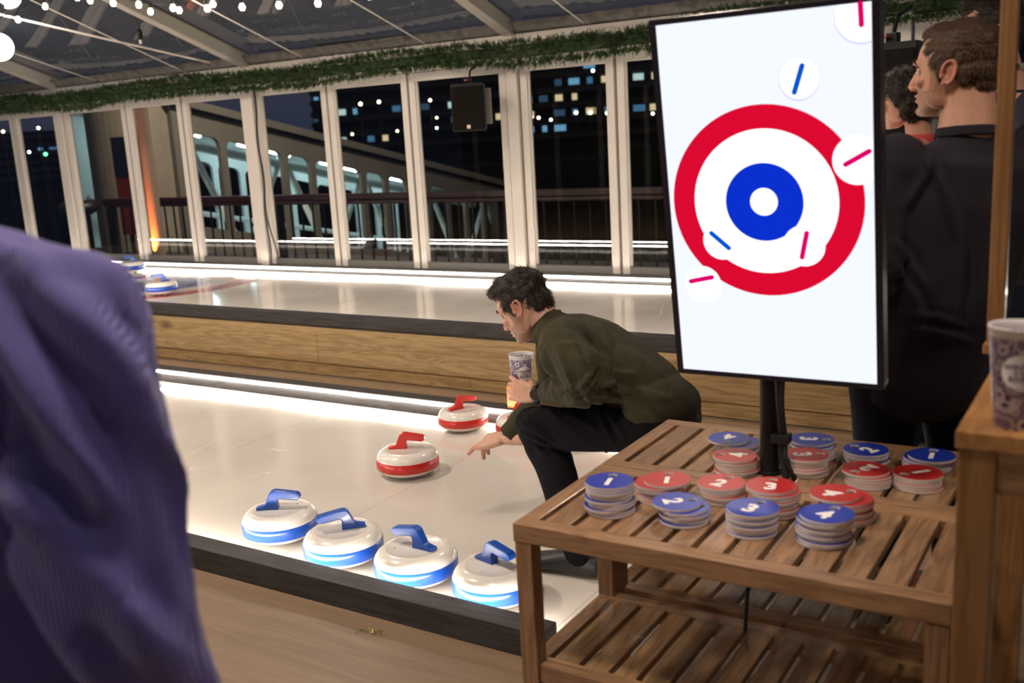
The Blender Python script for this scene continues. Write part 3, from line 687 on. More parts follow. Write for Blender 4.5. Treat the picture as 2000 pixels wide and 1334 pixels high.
T = [
 (1190, 938, 11, 'b', '1', -.25, 'stack at the front left table corner', 0, (0, 0)),
 (1303, 935, 7, 'r', '1', -.1, 'red stack just right of front left corner', .016, (-1, -.4)),
 (1322, 978, 6, 'b', '2', -1.35, 'front row, second of four blue stacks', .020, (1, -.1)),
 (1409, 941, 6, 'r', '2', -.55, 'stack left of the red 3 stack', 0, (0, 0)),
 (1506, 947, 9, 'r', '3', -.1, 'stack directly in front of the screen pole', .008, (1, -.5)),
 (1470, 990, 8, 'b', '3', -.5, 'front row, third of four blue stacks', .004, (-1, 0)),
 (1632, 962, 8, 'r', '4', -1.15, 'stack behind the front right blue stack', .024, (1, -.1)),
 (1615, 1002, 9, 'b', '4', -.45, 'front row, rightmost of four blue stacks', .006, (-1, 0)),
 (1424, 855, 5, 'b', '4', 2.95, 'rear row, leftmost blue stack', .024, (1, 0)),
 (1435, 888, 6, 'r', '4', 1.5, 'stack touching the screen pole, left side', .008, (1, 0)),
 (1574, 887, 7, 'r', '3', -1.3, 'stack touching the screen pole, right side', 0, (0, 0)),
 (1586, 857, 7, 'b', '3', -1.6, 'rear row, blue stack right of the pole', .010, (.4, -1)),
 (1691, 877, 5, 'b', '2', .9, 'rear blue stack before the standing man\'s legs', 0, (0, 0)),
 (1690, 915, 5, 'r', '2', 2.4, 'stack left of the red stack by the tall table', .010, (1, -.3)),
 (1820, 888, 5, 'b', '1', -.1, 'rear blue stack against the tall table leg', .010, (-1, 0)),
 (1793, 922, 5, 'r', '1', 2.2, 'red stack against the tall table leg', 0, (0, 0)),
]
for i, t in enumerate(T): stack(*t[:7], 30+i, t[7], t[8])

# ------------------------------------------------------------------ television
TO = Vector((-.94496, 2.2598, .92212)); ty = Vector((0, -.1443, .98953)); tx = Vector((1, 0, 0)); tn = tx.cross(ty); TH, TW = .822, .4636
tv = root('television', 'portrait television on a pole showing a red and blue curling target', 'television', (-.7625, 2.37, .6405))
TM = Matrix(((tx.x, ty.x, tn.x, TO.x), (tx.y, ty.y, tn.y, TO.y), (tx.z, ty.z, tn.z, TO.z), (0, 0, 0, 1)))
TVI = Matrix.Translation(tv.location).inverted() @ TM     # panel frame -> tv local
def tvob(name, bm, m, par, smooth=False):
    bm.transform(TVI); return ob(name, bm, m, par, smooth)
bz = .0155
bm = boxes(bb(-bz, TW+bz, -.012, 0, -.042, .002), bb(-bz, TW+bz, TH, TH+.012, -.042, .002), bb(-bz, 0, 0, TH, -.042, .002), bb(TW, TW+bz, 0, TH, -.042, .002), bev=.0015)
M_bezel = mat('black_bezel', (.010, .008, .014), .3)
tvob('bezel', bm, M_bezel, tv); tvob('back_cover', boxes(bb(-.01, TW+.01, -.008, TH+.008, -.055, -.012), bev=.004), M_black, tv)
def scr(name, col, s): return emis(name, col, s)
scn = tvob('screen', boxes(bb(0.0005, TW-.0005, .0005, TH-.0005, -.010, 0), bev=0), scr('screen_white', (.87, .91, 1.0), 1.06), tv)
def flat(poly, z):     # thin polygon plate in panel plane
    bm = bmesh.new(); lo = [bm.verts.new((x, y, z)) for x, y in poly]; hi = [bm.verts.new((x, y, z+.00025)) for x, y in poly]
    bm.faces.new(hi); bm.faces.new(lo[::-1]); n = len(poly)
    for k in range(n): bm.faces.new((lo[k], lo[(k+1) % n], hi[(k+1) % n], hi[k]))
    return bm
def clipc(c, r, n=72):
    return [(min(max(c[0]+r*cos(2*pi*k/n), .001), TW-.001), min(max(c[1]+r*sin(2*pi*k/n), .001), TH-.001)) for k in range(n)]
E_red, E_wht, E_blu = scr('screen_red', (.72, .003, .030), 1.0), scr('screen_pure_white', (.95, .97, 1.0), 1.25), scr('screen_blue', (.003, .030, .62), 1.0)
E_mag, E_b2, E_edge = scr('screen_magenta', (.75, .0, .14), 1.0), scr('screen_bar_blue', (.0, .09, .60), 1.0), scr('screen_edge', (.62, .60, .90), 1.1)
tvob('red_ring', flat(clipc((.2278, .4182), .2172, 120), .0003), E_red, scn)
tvob('white_ring', flat(clipc((.2268, .4190), .1642, 120), .0006), E_wht, scn)
tvob('blue_ring', flat(clipc((.2262, .4192), .0886, 96), .0009), E_blu, scn)
tvob('white_centre', flat(clipc((.2261, .4205), .0315), .0012), E_wht, scn)
for nm, c, r_, edge, a, b_, mt in (('a', (.3150, .682), .041, 1, (.3224, .7092), (.3041, .6558), E_b2), ('b', (.447, .800), .055, 1, (.4425, .8200), (.4441, .7793), E_mag), ('c', (.432, .5076), .053, 0, (.4065, .4988), (.455, .5251), E_mag),
                             ('d', (.312, .3199), .047, 0, (.3191, .3491), (.3068, .2938), E_mag), ('e', (.122, .3297), .045, 0, (.0981, .348), (.1379, .3128), E_b2), ('f', (.0690, .2230), .045, 0, (.0382, .2291), (.0918, .2409), E_mag)):
    if edge: tvob('stone_edge', flat(clipc((c[0]-.0005, c[1]-.0025), r_+.0012), .0011), E_edge, scn)
    tvob('stone_disc', flat(clipc(c, r_), .0015), E_wht, scn)
    A, B = Vector((*a, 0)), Vector((*b_, 0)); d = (B-A).normalized(); s = Vector((-d.y, d.x, 0)); w = .0055
    poly = [(A+d*(-w*cos(t))+s*(w*sin(t)))[:2] for t in np.linspace(-1.5, 1.5, 7)]+[(B+d*(w*cos(t))-s*(w*sin(t)))[:2] for t in np.linspace(-1.5, 1.5, 7)]
    tvob('stone_handle', flat(poly, .0019), mt, scn)
bm = bmesh.new(); lathe(bm, [(0, .001), (.030, .001), (.030, .005), (.024, .008), (.0235, .40), (0, .40)], 32); ob('pole', bm, M_black, tv, smooth=False)
ob('wall_bracket', boxes(bb(-.06, .06, -.085, .03, .34, .50), bev=.004), M_black, tv)
def tcable(nm, pts, rd):
    bm = bmesh.new(); tube(bm, pts, rd, 8, sm=4); ob(nm, bm, M_blackrub, tv, smooth=True)
tcable('power_lead', [(.030, -.03, .32), (.034, -.03, .2), (.038, -.02, .11), (.036, -.02, .06), (.05, -.03, .0045)], .009)
tcable('signal_lead', [(.048, -.03, .32), (.042, -.035, .2), (.046, -.02, .1), (.05, -.03, .05), (.068, -.02, .005)], .006)
ob('cable_tie', boxes(bb(.012, .058, -.035, .0, .088, .112), bev=.004), M_blackrub, tv)
bm = bmesh.new(); tube(bm, [(-.755, 2.20, .59), (-.757, 2.19, .45), (-.76, 2.18, .36), (-.762, 2.175, .297)], .005, 8, sm=4)
tag(ob('hanging_lead', bm, M_blackrub), 'thin black lead hanging down under the table tops', 'cable')

# ------------------------------------------------------------------ cups
def cup_mat():
    m = bpy.data.materials.new('printed_paper'); m.use_nodes = True; nt = m.node_tree; L = nt.links.new; p = nt.nodes['Principled BSDF']
    tc = nt.nodes.new('ShaderNodeTexCoord'); v = nt.nodes.new('ShaderNodeTexVoronoi'); v.inputs['Scale'].default_value = 40; v.feature = 'F1'; L(tc.outputs['Object'], v.inputs['Vector'])
    pp = nt.nodes.new('ShaderNodeMath'); pp.operation = 'PINGPONG'; pp.inputs[1].default_value = .2; L(v.outputs['Distance'], pp.inputs[0])
    cr = nt.nodes.new('ShaderNodeValToRGB'); cr.color_ramp.interpolation = 'CONSTANT'
    cr.color_ramp.elements[0].color = (.66, .62, .66, 1); cr.color_ramp.elements[1].position = .065; cr.color_ramp.elements[1].color = (.055, .025, .16, 1)
    e = cr.color_ramp.elements.new(.15); e.color = (.22, .17, .40, 1); e = cr.color_ramp.elements.new(.18); e.color = (.66, .62, .66, 1); L(pp.outputs[0], cr.inputs[0])
    sp = nt.nodes.new('ShaderNodeSeparateXYZ'); L(tc.outputs['Object'], sp.inputs[0])
    g = nt.nodes.new('ShaderNodeMath'); g.operation = 'GREATER_THAN'; g.inputs[1].default_value = .138; L(sp.outputs['Z'], g.inputs[0])
    mx = nt.nodes.new('ShaderNodeMix'); mx.data_type = 'RGBA'; L(g.outputs[0], mx.inputs[0]); L(cr.outputs[0], mx.inputs[6]); mx.inputs[7].default_value = (.72, .69, .70, 1)
    L(mx.outputs[2], p.inputs['Base Color']); p.inputs['Roughness'].default_value = .35; return m
M_cup = cup_mat(); M_cupw = mat('cup_white', (.74, .71, .70), .4); M_ink = mat('purple_ink', (.05, .03, .12), .5); M_drink = mat('drink', (.25, .16, .10), .15)
def cup(loc, face, label, s=1.0, tilt=None):
    r = root('paper_cup', label, 'cup', loc, face); r.scale = (s, s, s)
    r0, r1, h = .031, .0425, .150
    bm = bmesh.new(); lathe(bm, [(0, .006), (r0-.001, .006), (r0-.001, 0), (r0, 0), (r1, h), (r1+.0018, h+.001), (r1+.001, h+.003), (r1-.001, h+.001), (r1-.0015, h-.01)], 56)
    lathe(bm, [(r1-.0015, h-.01), (r0+.001, .008), (0, .008)], 56); b = ob('cup_wall', bm, M_cup, r, smooth=True)
    bm = bmesh.new(); lathe(bm, [(0, .112), (r0+(r1-r0)*.112/h-.0018, .112)], 40); ob('drink', bm, M_drink, r)
    # round label wrapped on wall facing -Y local
    def wrapv(x, z, off):
        rr = r0+(r1-r0)*z/h+off; a = x/rr; return (rr*sin(a), -rr*cos(a), z)
    bm = bmesh.new(); c = bm.verts.new(wrapv(0, .089, .0006)); prev = None; rings = []
    for q in range(1, 6): rings.append([bm.verts.new(wrapv(.0265*q/5*cos(t)*(1+.03*cos(14*t)*(q == 5)), .089+.0265*q/5*sin(t)*(1+.03*cos(14*t)*(q == 5)), .0006)) for t in np.linspace(0, 2*pi, 49)[:-1]])
    for k in range(48): bm.faces.new((c, rings[0][k], rings[0][(k+1) % 48]))
    for A, B in zip(rings, rings[1:]):
        for k in range(48): bm.faces.new((A[k], B[k], B[(k+1) % 48], A[(k+1) % 48]))
    lb = ob('round_label', bm, M_cupw, r)
    for txt, z, sz in (('WINTER', .0965, .0125), ('RIVER', .0785, .0125), ('BY THE', .0876, .0052)):
        me = curve_text(txt, sz, 0, .0003)
        v = mverts(me); setv(me, np.array([wrapv(float(a[0]), z+float(a[1]), .0009) for a in v])); me.materials.clear(); me.materials.append(M_ink)
        t = bpy.data.objects.new('lettering', me); COL.objects.link(t); t.parent = lb
    return r
c2 = cup((-.141, 1.605, 1.0505), radians(9), 'purple and white paper cup standing on the tall table at right', 1.0)
# ------------------------------------------------------------------ people toolkit
def skin_mat(name, col, stub=(.5, .42, .38)):
    m = bpy.data.materials.new(name); m.use_nodes = True; nt = m.node_tree; L = nt.links.new; p = nt.nodes['Principled BSDF']
    at_ = nt.nodes.new('ShaderNodeAttribute'); at_.attribute_name = 'tone'
    sp = nt.nodes.new('ShaderNodeSeparateColor'); L(at_.outputs['Color'], sp.inputs[0])
    tc = nt.nodes.new('ShaderNodeTexCoord'); nz = nt.nodes.new('ShaderNodeTexNoise'); nz.inputs['Scale'].default_value = 350; L(tc.outputs['Object'], nz.inputs[0])
    st = nt.nodes.new('ShaderNodeMath'); st.operation = 'MULTIPLY'; L(sp.outputs[0], st.inputs[0]); L(nz.outputs['Fac'], st.inputs[1])
    a = nt.nodes.new('ShaderNodeMix'); a.data_type = 'RGBA'; a.inputs[6].default_value = (*col, 1); a.inputs[7].default_value = (col[0]*stub[0], col[1]*stub[1], col[2]*stub[2], 1)
    k = nt.nodes.new('ShaderNodeMath'); k.operation = 'MULTIPLY'; k.inputs[1].default_value = 1.3; L(st.outputs[0], k.inputs[0]); L(k.outputs[0], a.inputs[0])
    b = nt.nodes.new('ShaderNodeMix'); b.data_type = 'RGBA'; b.inputs[7].default_value = (col[0]*.85, col[1]*.45, col[2]*.45, 1); L(sp.outputs[1], b.inputs[0]); L(a.outputs[2], b.inputs[6])
    n2 = nt.nodes.new('ShaderNodeTexNoise'); n2.inputs['Scale'].default_value = 28; L(tc.outputs['Object'], n2.inputs[0])
    hs = nt.nodes.new('ShaderNodeHueSaturation'); mr = nt.nodes.new('ShaderNodeMapRange'); mr.inputs[3].default_value = .85; mr.inputs[4].default_value = 1.12; L(n2.outputs['Fac'], mr.inputs[0]); L(mr.outputs[0], hs.inputs['Value']); L(b.outputs[2], hs.inputs['Color'])
    L(hs.outputs[0], p.inputs['Base Color']); p.inputs['Roughness'].default_value = .45
    p.inputs['Subsurface Weight'].default_value = .12; p.inputs['Subsurface Radius'].default_value = (.010, .004, .002); p.inputs['Subsurface Scale'].default_value = 1
    bp = nt.nodes.new('ShaderNodeBump'); bp.inputs['Strength'].default_value = .15; bp.inputs['Distance'].default_value = .001; L(nz.outputs['Fac'], bp.inputs['Height']); L(bp.outputs[0], p.inputs['Normal'])
    return m
M_skin = skin_mat('skin_light', (.60, .34, .24)); M_skin2 = skin_mat('skin_warm', (.58, .31, .21))
M_eye = mat('eye_white', (.42, .36, .32), .3); M_iris = mat('iris', (.05, .035, .02), .15)
def hair_mat(name, c, c2=None):
    m = mat(name, c, .5, spec=.4, var=.5, vscale=70, bump=.6, bscale=160); return m
def head_frame(c, f, roll=0):
    f = Vector(f).normalized(); u = Vector((0, 0, 1)); u = (u-f*u.dot(f)).normalized(); l = u.cross(f)
    if roll: u, l = u*cos(roll)+l*sin(roll), l*cos(roll)-u*sin(roll)
    return Matrix(((f.x, l.x, u.x, c[0]), (f.y, l.y, u.y, c[1]), (f.z, l.z, u.z, c[2]), (0, 0, 0, 1)))
HS = [(.119, .004, -.030, .012), (.113, .030, -.055, .035), (.100, .052, -.076, .053), (.080, .072, -.092, .067), (.055, .085, -.101, .075), (.032, .091, -.103, .078), (.014, .0935, -.102, .0775),
      (-.004, .087, -.098, .0745), (-.022, .087, -.092, .0715), (-.040, .087, -.082, .068), (-.056, .087, -.068, .064), (-.072, .087, -.050, .0585), (-.088, .083, -.022, .052), (-.100, .083, .000, .043), (-.110, .080, .018, .033), (-.117, .072, .036, .020)]
def head_mesh(neck_to, neck_r=.058, long=1.0):
    """neck_to: vector in head-local frame where the neck ends"""
    bm = bmesh.new(); n = 40; rings = []
    for z, xf, xb, hw in HS:
        cx, rx = (xf+xb)/2, (xf-xb)/2; ring = []
        for k in range(n):
            t = 2*pi*k/n; c, s = cos(t), sin(t)
            e = 2/2.35
            x = math.copysign(abs(c)**e, c); y = math.copysign(abs(s)**e, s)
            if c > 0 and z < .02: y *= 1-.16*c*c      # narrower face front
            ring.append(bm.verts.new((cx+rx*x, hw*y, z)))
        rings.append(ring)
    for a, b in zip(rings, rings[1:]):
        for k in range(n): bm.faces.new((a[k], b[k], b[(k+1) % n], a[(k+1) % n]))
    bm.faces.new(rings[0]); bm.faces.new(rings[-1][::-1])
    # nose
    tube(bm, [(.085, 0, .014), (.094, 0, -.004), (.102, 0, -.024), (.108, 0, -.038)], [(.006, .006), (.0075, .008), (.010, .009), (.0115, .009)], 12)
    ell(bm, (.1075, 0, -.041), (.0110, .0105, .0085)); ell(bm, (.099, .012, -.046), (.010, .0072, .0075)); ell(bm, (.099, -.012, -.046), (.010, .0072, .0075)); ell(bm, (.094, 0, -.047), (.014, .010, .006))
    # brow, cheeks, lips, chin, jaw
    for s in (1, -1):
        ell(bm, (.083, .030*s, .017), (.0125, .024, .007)); ell(bm, (.066, .046*s, -.028), (.016, .017, .016)); ell(bm, (.018, .052*s, -.066), (.034, .012, .028), Matrix.Rotation(-.5, 3, 'Y'))
        # ear
        R_ = Matrix.Rotation(.28*s, 3, 'Z') @ Matrix.Rotation(-.18, 3, 'Y')
        ell(bm, (-.012, .0775*s, -.010), (.0145, .0065, .024), R_)
        pts = []
        for t in np.linspace(-.5, 4.4, 14):
            p = Vector((.0148*cos(t)*(1 if cos(t) > 0 else 1.1), .0075*s, .0265*sin(t)+(.004 if sin(t) > 0 else 0))); p = R_ @ p; pts.append(p+Vector((-.013, .0785*s, -.008)))
        tube(bm, pts, .0040, 8, sm=2); ell(bm, (-.004, .0795*s, -.033), (.006, .005, .008))
    ell(bm, (.0885, 0, -.0655), (.0085, .021, .0055)); ell(bm, (.0870, 0, -.0775), (.0085, .018, .0062)); ell(bm, (.077, 0, -.104), (.0155, .018, .0135))
    nt_ = Vector(neck_to)
    tube(bm, [Vector((-.030, 0, -.03)), Vector((-.030, 0, -.03)).lerp(nt_, .5)+Vector((-.002, 0, 0)), nt_], [neck_r*.98, neck_r, neck_r*1.12], 24)
    me = vox(bm, .0030, 5, .5)
    v = mverts(me); nrm = normals(me)
    for s in (1, -1):   # eye sockets, conchas
        for c, sg, d in (((.090, .031*s, -.004), .012, .0085), ((.089, .017*s, .001), .007, .004), ((-.008, .086*s, -.010), .0065, .0065), ((.0975, .0095*s, -.0525), .0032, .004)):
            k = np.exp(-((v-np.array(c))**2).sum(1)/(2*sg*sg)); v = v-(np.array([1, 0, 0]) if c[0] > .05 else np.array([0, s, 0]))*(k*d)[:, None]
    k = np.exp(-((v[:, 2]+.0715)**2)/(2*.0016**2))*(v[:, 0] > .082)*(abs(v[:, 1]) < .022); v[:, 0] -= k*.0035
    setv(me, v)
    return me
def tones(me, fn):
    v = mverts(me); a = me.color_attributes.new('tone', 'FLOAT_COLOR', 'POINT')
    a.data.foreach_set('color', np.array([(*fn(p), 0, 1) for p in v], 'f').ravel())
def face_tone(beard):
    def fn(p):
        x, y, z = p
        s = 0
        if beard:
            jaw = max(0, min(1, (-z-.030-.45*max(0, .03-x)*0)/.02))*max(0, min(1, (x+.012)/.02))*max(0, min(1, (z+.150)/.02))
            if x > .088 and z > -.058: jaw = 0
            mid = max(0, 1-((z+.035)/.06)**2)*(x < .05)
            s = beard*max(jaw*(1-.8*max(0, 1-abs(x-.06)/.02)*(z > -.045)), 0)
            if .04 < x and z > -.05 and abs(y) > .02: s *= .15
            sb = (abs(y) > .055)*(.0 < x < .035)*(-.055 < z < .01); s = max(s, sb*beard*1.1)
        r = 0
        if x > .082 and abs(y) < .021 and -.086 < z < -.058: r = .75; s *= .1
        if abs(y) > .074 and -.05 < z < .03: r = .42; s = 0
        if x > .095 and -.055 < z < -.03: r = .28
        if x > .06 and -.05 < z < -.01 and abs(y) > .03: r = max(r, .22)
        return s, r
    return fn
def strands(bm, me, mask, n, ln, flow, lift, w, seed, jitter=.5):
    r_ = random.Random(seed); v = mverts(me); nn = normals(me); idx = [i for i in range(len(v)) if mask(v[i])]
    if not idx: return
    for _ in range(n):
        i = r_.choice(idx); p = Vector(v[i]); nm = Vector(nn[i]); fl = Vector(flow(p)); fl = (fl-nm*fl.dot(nm)); fl = fl.normalized() if fl.length > 1e-4 else nm.orthogonal()
        d = (fl+nm*lift*r_.uniform(.3, 1.3)+Vector([r_.uniform(-1, 1) for _ in range(3)])*jitter*.5).normalized(); l = ln*r_.uniform(.6, 1.3)
        s = d.cross(nm).normalized()*w; p = p-nm*.002
        m1 = p+d*l*.5+nm*.003; m2 = p+d*l-nm*lift*.0
        a, b, c, e, f = [bm.verts.new(q) for q in (p-s, p+s, m1+s*.8, m1-s*.8, m2)]
        bm.faces.new((a, b, c, e)); bm.faces.new((e, c, f))
def hair_mesh(blobs, flow, n=5200, ln=.022, lift=.35, seed=1, cut=None, jitter=.45, amp=.0035, freq=60, w=.0011):
    bm = bmesh.new()
    for c, r, *ro in blobs: ell(bm, c, r, ro[0] if ro else None, 28)
    me = vox(bm, .0042, 3)
    v = mverts(me); nn = normals(me)
    for i in range(len(v)):
        p = Vector(v[i]); v[i] = v[i]+nn[i]*(amp*noise.noise(p*freq)+amp*1.3*noise.noise(p*freq*.35+Vector((seed, 0, 0))))
    setv(me, v)
    bm = bmesh.new(); bm.from_mesh(me)
    strands(bm, me, cut or (lambda p: True), n, ln, flow, lift, w, seed, jitter)
    return new_mesh('hair', bm)
FING = [(.031, .071, .0088), (.011, .080, .0092), (-.010, .074, .0088), (-.029, .058, .0078)]
def hand_mesh(wr, d, nrm, thumb_sign, curls, thumb, spread=.06, s=1.0, arm_back=.10):
    """wr wrist, d to knuckles, nrm back-of-hand normal, thumb on side thumb_sign*(d x nrm)"""
    d = Vector(d).normalized(); nrm = Vector(nrm); nrm = (nrm-d*nrm.dot(d)).normalized(); sd = d.cross(nrm)*thumb_sign; wr = Vector(wr)
    bm = bmesh.new()
    tube(bm, [wr-d*arm_back, wr-d*.03, wr, wr+d*.030, wr+d*.062, wr+d*.086], [(.031*s, .027*s), (.029*s, .022*s), (.0285*s, .020*s), (.036*s, .0175*s), (.041*s, .0150*s), (.038*s, .0115*s)], 24, up=nrm)
    for (o, ln, r), (c1, c2_, c3) in zip(FING, curls):
        p = wr+d*.083*s+sd*o*s+nrm*.001; dr = (d+sd*spread*(o/.03)).normalized(); ang = 0; pts = [p-dr*.022]; rr = [r*s*.95]
        for c, l in zip((c1, c2_, c3), (.46, .30, .24)):
            pts.append(p); rr.append(r*s*(1.05 if len(rr) < 3 else .98))
            ang += c; q = dr*cos(ang)-nrm*sin(ang); p = p+q*ln*l*s*1.0
        pts.append(p); rr.append(r*s*.82)
        tube(bm, pts, rr, 12)
    tp = [wr+d*.020+sd*.022*s]
    for v_, l in zip(thumb, (.045, .034, .028)):
        q = (d*v_[0]+sd*v_[1]-nrm*v_[2]).normalized(); tp.append(tp[-1]+q*l*s)
    tube(bm, tp, [.0155*s, .0125*s, .0105*s, .0088*s], 12)
    me = vox(bm, .0028, 4)
    v = mverts(me)
    a = me.color_attributes.new('tone', 'FLOAT_COLOR', 'POINT')
    kn = np.array([0, 0, 0]); tips = np.array(wr+d*.083)
    dd = np.clip(((v-np.array(wr))@np.array(d)-.075)/.08, 0, 1)*.35
    a.data.foreach_set('color', np.stack([np.zeros(len(v)), dd, np.zeros(len(v)), np.ones(len(v))], 1).astype('f').ravel())
    return me
def plain_tone(me):
    a = me.color_attributes.new('tone', 'FLOAT_COLOR', 'POINT'); a.data.foreach_set('color', np.tile(np.array([0, 0, 0, 1], 'f'), len(me.vertices)))
    return me
def person(label, loc): return root('person', label, 'person', loc)
def finish(r, *obs): rebase(r, *obs)
def eyes_brows(r, body, M, col_hair, side=(1, -1)):
    out = []
    for s in side:
        bm = bmesh.new(); ell(bm, (.0718, .0305*s, -.005), (.0118, .0118, .0118), seg=24); bm.transform(M); e = ob('eye', bm, M_eye, body, smooth=True)
        bm = bmesh.new(); ell(bm, (.0806, .0310*s, -.005), (.0036, .0058, .0058), seg=16); bm.transform(M); i_ = ob('iris', bm, M_iris, e, smooth=True) if False else ob('iris', bm, M_iris, body, smooth=True)
        bm = bmesh.new()
        for zlo in (.0012, None):
            b3 = bmesh.new(); ell(b3, (.0745, .0305*s, -.005), (.0128, .0132, .0128), seg=24)
            if zlo is not None: bmesh.ops.bisect_plane(b3, geom=b3.verts[:]+b3.edges[:]+b3.faces[:], plane_co=(0, 0, -.005+zlo), plane_no=Vector((-.25, 0, 1)), clear_inner=True)
            else: bmesh.ops.bisect_plane(b3, geom=b3.verts[:]+b3.edges[:]+b3.faces[:], plane_co=(0, 0, -.0085), plane_no=Vector((.1, 0, 1)), clear_outer=True)
            m3 = bpy.data.meshes.new('l'); b3.to_mesh(m3); b3.free(); bm.from_mesh(m3)
        for zz, bow in ((.0015, .005), (-.0115, -.003)):
            pts = [(.0850-abs(t)*.012-.001, (.031+.0155*t)*s, -.005+(zz+.005)*1.0+bow*(1-t*t)-.002) for t in np.linspace(-1, 1, 9)]
            tube(bm, pts, .0030, 8)
        bm.transform(M); l_ = ob('eyelid', bm, M_skin, body, smooth=True)
        lm = l_.data; plain_tone(lm)
        bm = bmesh.new(); rr = random.Random(5)
        for t in np.linspace(-1, 1, 70):
            p = Vector((.0955-abs(t+.2)*.010-.004*t*t, (.032+.021*t)*s, .0205+.004*(1-t*t)-.003*t)); q = p+Vector((.001, .008*s*(.6+.4*t), .003*rr.uniform(-.5, 1))); w = Vector((0, 0, .0016))
            bm.faces.new([bm.verts.new(a) for a in (p-w, p+w, q)])
            p2 = p+Vector((-.001, 0, rr.uniform(-.003, .003))); bm.faces.new([bm.verts.new(a) for a in (p2-w, p2+w, q+w*2)])
        bm.transform(M); b_ = ob('eyebrow', bm, col_hair, body)
        out += [e, i_, l_, b_]
    return out
def shoe_bm(p, yaw, s=1.0, pitch=0):
    bm = bmesh.new(); tube(bm, [(-.085, 0, .045), (-.04, 0, .048), (.03, 0, .042), (.09, 0, .034), (.145, 0, .028)], [(.034, .040), (.037, .044), (.040, .038), (.047, .030), (.038, .024)], 20, up=(0, 0, 1)); ell(bm, (-.05, 0, .075), (.045, .035, .04))
    me = vox(bm, .005, 3); v = mverts(me); v[:, 2] = np.maximum(v[:, 2], .004); setv(me, v)
    bm = bmesh.new(); bm.from_mesh(me); bpy.data.meshes.remove(me)
    bm.transform(Matrix.Translation(p) @ Matrix.Rotation(yaw, 4, 'Z') @ Matrix.Rotation(pitch, 4, 'Y') @ Matrix.Scale(s, 4)); return bm

M_olive = mat('olive_cotton', (.044, .039, .020), .9, spec=.2, bump=.4, bscale=700, var=.18, vscale=14, sheen=.05)
M_denim = mat('black_denim', (.0065, .0065, .0085), .9, spec=.15, bump=.4, bscale=600, var=.2, vscale=30)
M_shoe = mat('dark_shoe', (.02, .018, .018), .5)

# ------------------------------------------------------------------ crouching man
HM = 2.98   # mid-plane
def mid(x, y): return ony(x, y, HM)
cr = person('person in an olive green shirt and black jeans, crouching on the ice with a cup', (-1.60, 2.95, .013))
hc = mid(1024, 597); hf = (-.885, -.06, -.46)
HMX = head_frame(hc, hf, radians(-2)) @ Matrix.Scale(1.0, 4)
nk = HMX.inverted() @ mid(1088, 652)
hm = head_mesh(nk, .056); tones(hm, face_tone(.9)); hm.transform(HMX)
# joints
Lsh, Lel, Lwr = ony(1098, 672, 2.815), ony(1156, 748, 2.70), ony(1047, 771, 2.80)
Rsh = ony(1090, 650, 3.15); Rwr = ony(990, 856, 3.02); Rel = (Rsh+Rwr)/2+Vector((.05, .06, -.02))
lh = hand_mesh(Lwr, (-1, .02, .10), (-.10, -1, .18), 1, [(.35, 1.05, .8), (.40, 1.05, .8), (.45, 1.05, .8), (.5, 1.0, .8)], [(.6, .3, .8), (.7, 0, .9), (.9, -.2, .6)], spread=.24)
rh = hand_mesh(Rwr, (-.95, -.10, -.10), (-.12, -.28, 1.0), -1, [(.30, .25, .15), (1.10, .18, .12), (1.2, .15, .12), (1.25, .15, .1)], [(1.0, .45, .15), (1.0, .1, .1), (1, -.05, .1)], spread=.32, s=1.06)
Lkn, Rkn = ony(1050, 828, 2.80), Vector((-1.48, 3.20, .118))
Lhp, Rhp = ony(1275, 822, 2.88), ony(1275, 812, 3.08)
Lan = Vector((-1.565, 2.80, .10)); Ran = Vector((-1.10, 3.20, .16))
bm = bmesh.new()
tube(bm, [mid(1285, 805), mid(1225, 745), mid(1150, 690), mid(1095, 650)], [(.12, .06), (.11, .055), (.11, .055), (.08, .045)], 20, up=(.5, 0, .86))
for a, b, c in ((Lhp, Lkn, Lan), (Rhp, Rkn, Ran)): tube(bm, [a, b, c], [.065, .045, .032], 14)
for a, b, c in ((Lsh, Lel, Lwr), (Rsh, Rel, Rwr)): tube(bm, [a, b, c+(b-c).normalized()*.05], [.04, .032, .024], 14)
bd = plain_tone(vox(bm, .012, 2))
body = ob('body', join_meshes([bd, hm, lh, rh]), M_skin, cr, smooth=True)
ex_ = eyes_brows(cr, body, HMX, None or mat('brown_eyebrow', (.035, .02, .012), .7), (1, -1))
M_hair1 = hair_mat('dark_brown_hair', (.020, .011, .006))
def flow1(p): return (.75-.9*(p.z < .03), 0, -.10 if p.z > .05 else -1)
hb = [((-.018, 0, .048), (.096, .083, .083)), ((.030, 0, .084), (.062, .060, .048)), ((.062, .004, .090), (.036, .046, .028)), ((-.055, 0, .000), (.056, .070, .062)), ((-.066, 0, -.035), (.036, .052, .034)), ((.012, .062, .022), (.034, .020, .036)), ((.012, -.062, .022), (.034, .020, .036)), ((.014, .071, .002), (.009, .009, .018)), ((.014, -.071, .002), (.009, .009, .018))]
hr = hair_mesh(hb, flow1, 6500, .019, .40, 3, amp=.006, freq=48); hr.transform(HMX); hair = ob('hair', hr, M_hair1, cr, smooth=True)
